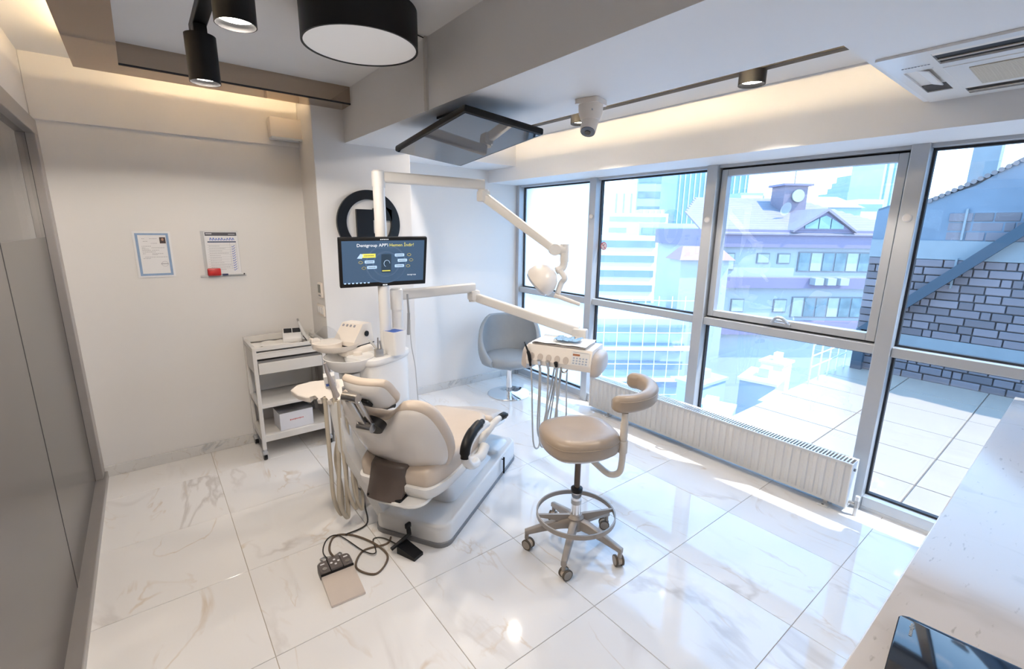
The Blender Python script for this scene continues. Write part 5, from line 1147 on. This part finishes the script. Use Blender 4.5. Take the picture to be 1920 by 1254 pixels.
# tiled roof: rows of tiles on a slope
rfz = lambda y: 1.85+0.42*y
b = B(Mb_); nr = 16
for r in range(nr):
    y0 = -0.5+r*0.34; z0 = rfz(y0)
    L, R_ = -0.4+max(0, r-8)*0.22, FW+0.3-r*0.30
    b.loft([[(x, y0, z0), (x, y0+0.40, z0+0.16), (x, y0+0.40, z0+0.06), (x, y0, z0-0.09)] for x in (L, R_)])
b.out('roof', M_rtile, mb, None)
# dormer gable
dx0, dx1, dz = FW*0.40, FW*0.66, 1.85
b = B(Mb_); b.loft([[(dx0, y, dz), (dx1, y, dz), ((dx0+dx1)/2, y, dz+1.05)] for y in (-0.42, 3.0)]); dm = b.out('dormer', M_mauve, mb, None)
b = B(Mb_); cxd = (dx0+dx1)/2
for s in (-1, 1): b.loft([[(cxd, y, dz+1.22), (cxd+s*(dx1-dx0)*0.58, y, dz-0.02), (cxd+s*(dx1-dx0)*0.58, y, dz-0.14), (cxd, y, dz+1.06)] for y in (-0.62, 3.2)])
b.out('dormer_roof', M_rtile, dm, None)
for k, (a0, a1) in enumerate(((-0.70, -0.24), (-0.20, 0.20), (0.24, 0.70))):
    hz = lambda u: dz+0.08+0.86*(1-abs(u))
    W_ = (dx1-dx0)/2
    b = B(Mb_ @ basis((cxd, -0.43, 0), (1, 0, 0), (0, 0, 1), (0, -1, 0)))
    pts = [(a0*W_, dz+0.08), (a1*W_, dz+0.08), (a1*W_, hz(a1)-0.08)] + ([(0, hz(0)-0.12)] if k == 1 else []) + [(a0*W_, hz(a0)-0.08)]
    b.prism(pts, 0, 0.05); b.out('pane', mat('green_glass', (0.182, 0.280, 0.280), 0.15, noise=0.4, nscale=1.2), dm, None)
# brick stair tower with white disc
tx0, tx1 = FW*0.47, FW*0.59
b = B(Mb_); b.b2((tx0, 2.6, 2.0), (tx1, 4.0, 4.55)); tw_ = b.out('tower', mat('mauve_brick', (0.200, 0.165, 0.200), 0.8, noise=0.15), mb, None)
B(Mb_).b2((tx0-0.15, 2.45, 4.55), (tx1+0.25, 4.2, 4.68)).out('tower_cap', M_mauve, tw_, None)
b = B(Mb_); b.cyl(((tx0+tx1)/2+0.1, 2.55, 3.95), ((tx0+tx1)/2+0.1, 2.45, 3.95), 0.38, seg=24); b.out('white_disc', M_winl, tw_)
b = B(Mb_); b.cyl(((tx0+tx1)/2+0.2, 3.2, 4.6), ((tx0+tx1)/2+0.2, 3.2, 5.7), 0.03, seg=6); b.out('antenna', M_wfr, tw_)
b = B(Mb_ @ basis((tx0-0.5, 1.6, 3.05), (1, 0.3, 0), (0.1, -0.3, 1), (0.3, -1, 0.3))); b.lathe([(0.02, 0.0), (0.25, 0.05), (0.38, 0.14), (0.40, 0.15), (0.36, 0.12), (0.02, -0.03)], (0, 0, 0), 20); b.out('satellite_dish', M_pale, mb, 60)
for k in range(3): B(Mb_).b2((FW*0.5+k*0.75, -0.95, -1.25), (FW*0.5+k*0.75+0.5, -0.46, -0.85)).out('air_conditioner', M_pale, mb, None)

# far towers and city blocks
M_tg = mat('tower_blue_glass', (0.128, 0.240, 0.384), 0.2, noise=0.2, nscale=0.2)
M_tp = mat('tower_haze_tint', (0.420, 0.480, 0.560), 0.3, noise=0.1, nscale=0.2)  # pale blue base colour stands in for haze over distance
M_tw = mat('block_white', (0.800, 0.800, 0.820), 0.8, noise=0.05, nscale=0.5)
M_tb = mat('block_blue_grey', (0.320, 0.370, 0.430), 0.8, noise=0.08, nscale=0.5)
M_str = mat('window_band_blue', (0.220, 0.290, 0.380), 0.3, noise=0.3, nscale=0.3)
def tower(name, A, Bp, depth, z0, z1, m, label, rows=0, cols=0, cat='building', group=None, ms=None, wn='window_band'):
    A, Bp = Vector((A[0], A[1], 0)), Vector((Bp[0], Bp[1], 0)); x = (Bp-A).normalized(); y = Vector((-x.y, x.x, 0))
    if y.dot(CAMP-A) > 0: y = -y
    M = basis(A, x, y, (0, 0, 1)); w = (Bp-A).length
    t = thing(name, A+x*w/2+y*depth/2+Vector((0, 0, z0)), label, cat, group)
    B(M).b2((0, 0, z0), (w, depth, z1)).out('wall', m, t, None)
    zt = z1-max(0.0, z0 if z0 > -10 else -10)
    for r in range(rows):
        zz = z1-(z1+6)*(r+0.75)/rows if rows else 0; hh = (z1+6)/rows*0.45
        B(M).b2((w*0.04, -0.1-w*0.003, zz), (w*0.96, 0, zz+hh)).out(wn, ms or M_str, t, None)
    for c in range(cols):
        xx = w*(c+0.5)/cols; B(M).b2((xx-w/cols*0.12, -0.1-w*0.004, z0), (xx+w/cols*0.12, 0, z1-0.5)).out('pilaster', ms or M_tp, t, None)
    return t, M, w
tower('glass_tower', (185.9, 120.0), (196.7, 112.2), 20, -30, 44, M_tg, 'tall blue glass tower left of the opening sash', cols=6)
tower('glass_tower', (203.0, 107.3), (210.5, 101.2), 20, -30, 30, M_tg, 'dark blue glass tower just right of the sash post', cols=4)
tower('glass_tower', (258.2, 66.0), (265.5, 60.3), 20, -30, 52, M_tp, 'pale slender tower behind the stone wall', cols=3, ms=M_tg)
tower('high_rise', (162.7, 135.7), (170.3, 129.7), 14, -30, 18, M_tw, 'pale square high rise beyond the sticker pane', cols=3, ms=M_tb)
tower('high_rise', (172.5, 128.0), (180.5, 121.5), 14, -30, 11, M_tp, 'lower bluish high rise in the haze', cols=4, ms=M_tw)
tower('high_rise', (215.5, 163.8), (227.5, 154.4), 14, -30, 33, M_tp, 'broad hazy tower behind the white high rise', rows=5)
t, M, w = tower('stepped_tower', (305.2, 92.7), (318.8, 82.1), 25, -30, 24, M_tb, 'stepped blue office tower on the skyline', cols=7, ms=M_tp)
for k, (i, z) in enumerate(((0.10, 27), (0.22, 30), (0.36, 33.5))): B(M).b2((w*i, 2+k, 20), (w*(1-i*0.8), 20, z)).out('setback', M_tb, t, None)
tower('apartment_block', (82.5, 39.8), (85.6, 37.3), 8, -20, 8.4, M_tb, 'blue balconied apartment block beside the brick tower', rows=9, ms=M_tw, wn='balcony')
tower('apartment_block', (85.8, 37.2), (88.5, 35.0), 8, -20, 8.0, M_tw, 'white apartment block behind the mauve roof', cols=3, ms=M_tb)
t, M, w = tower('long_block', (66.5, 26.0), (74.0, 19.4), 8, -20, 5.0, M_tb, 'long dark blue block with flat hipped roof', cols=0)
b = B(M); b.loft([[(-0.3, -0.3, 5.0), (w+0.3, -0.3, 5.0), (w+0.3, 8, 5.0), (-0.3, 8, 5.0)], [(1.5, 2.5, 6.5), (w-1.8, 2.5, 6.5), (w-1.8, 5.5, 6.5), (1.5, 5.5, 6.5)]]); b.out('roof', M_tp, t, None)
tower('white_block', (76.0, 20.5), (78.5, 18.3), 6, -20, 6.2, M_tw, 'small white block right of the long dark roof', rows=6)
# hazy blocks behind the sticker pane
tower('white_block', (33.8, 30.2), (39.4, 25.7), 6, -16, 1.2, M_tw, 'white terraced block in the glare behind the sticker pane', rows=5)
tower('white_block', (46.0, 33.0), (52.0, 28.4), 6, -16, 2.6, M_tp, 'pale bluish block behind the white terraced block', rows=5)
tower('white_block', (60.0, 50.0), (68.0, 44.0), 6, -16, 4.5, M_tw, 'white office block far behind the sticker pane', rows=6, ms=M_tb)
t, M, w = tower('mauve_house', (22.4, 12.4), (24.6, 10.9), 1.5, -14, 0.2, M_pale, 'low pale house with red roof left of the mansard building', rows=0)
far_window(t, M, w*0.45, -2.2, w*0.85, -0.9, 2)
b = B(M); b.loft([[(-0.2, -0.3, 0.2), (w+0.2, -0.3, 0.2), (w+0.2, 1.7, 0.2), (-0.2, 1.7, 0.2)], [(0.3, 0.6, 0.9), (w-0.3, 0.6, 0.9), (w-0.3, 0.9, 0.9), (0.3, 0.9, 0.9)]]); b.out('roof', mat('red_roof', (0.300, 0.180, 0.180), 0.8, noise=0.1), t, None)
# building under scaffolding below
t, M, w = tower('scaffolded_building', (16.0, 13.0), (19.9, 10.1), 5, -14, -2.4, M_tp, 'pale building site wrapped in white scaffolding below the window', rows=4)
for k in range(9): B(M).cyl((w*k/8, -0.8, -14), (w*k/8, -0.8, -1.2), 0.020, seg=6).out('scaffold_pole', M_rail, t)
for k in range(8): B(M).cyl((0, -0.8, -1.4-k*0.75), (w, -0.8, -1.4-k*0.75), 0.018, seg=6).out('scaffold_rail', M_rail, t)
for k in range(3): B(M).b2((0, -1.0, -2.2-k*1.5), (w, -0.3, -2.14-k*1.5)).out('scaffold_deck', M_tw, t, None)
# roofs further down
rr = random.Random(11)
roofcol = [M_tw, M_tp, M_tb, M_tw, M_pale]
used = []; k = 0; tries = 0
while k < 26 and tries < 4000:
    tries += 1
    dist = rr.uniform(10.5, 24); ang = rr.uniform(0.12, 0.50); h = CAMP.z-dist*(0.24+0.20*(1-(dist-10)/14))+rr.uniform(-0.5, 0.5)
    cx_, cy_ = CAMP.x+dist*math.cos(ang), CAMP.y+dist*math.sin(ang)
    w_, dd = rr.uniform(0.9, 1.9), rr.uniform(0.9, 1.9)
    if cx_ < 9.4 or any(abs(cx_-x)+abs(cy_-y) < 3.6 for x, y in used): continue
    if (Vector((cx_, cy_))-Vector((18, 11.5))).length < 4.5 or (Vector((cx_, cy_, 0))-MA).dot(fy) > -2.5: continue
    used.append((cx_, cy_)); k += 1
    Mr = TR((cx_, cy_, 0)) @ rz(rr.uniform(-0.5, 0.5))
    t = thing('rooftop', (cx_, cy_, -14), 'pale flat-roofed building among the rooftops far below the window', 'rooftop', 'rooftops far below the window')
    B(Mr).b2((-w_/2, -dd/2, -14), (w_/2, dd/2, h)).out('wall', roofcol[k % 5], t, None)
    B(Mr).b2((-w_/2-0.08, -dd/2-0.08, h), (w_/2+0.08, dd/2+0.08, h+0.10)).out('roof', roofcol[(k*3+1) % 5], t, None)
    B(Mr).b2((-w_*0.2, -dd*0.2, h+0.10), (w_*0.15, dd*0.1, h+0.45)).out('stair_head', roofcol[(k+2) % 5], t, None)
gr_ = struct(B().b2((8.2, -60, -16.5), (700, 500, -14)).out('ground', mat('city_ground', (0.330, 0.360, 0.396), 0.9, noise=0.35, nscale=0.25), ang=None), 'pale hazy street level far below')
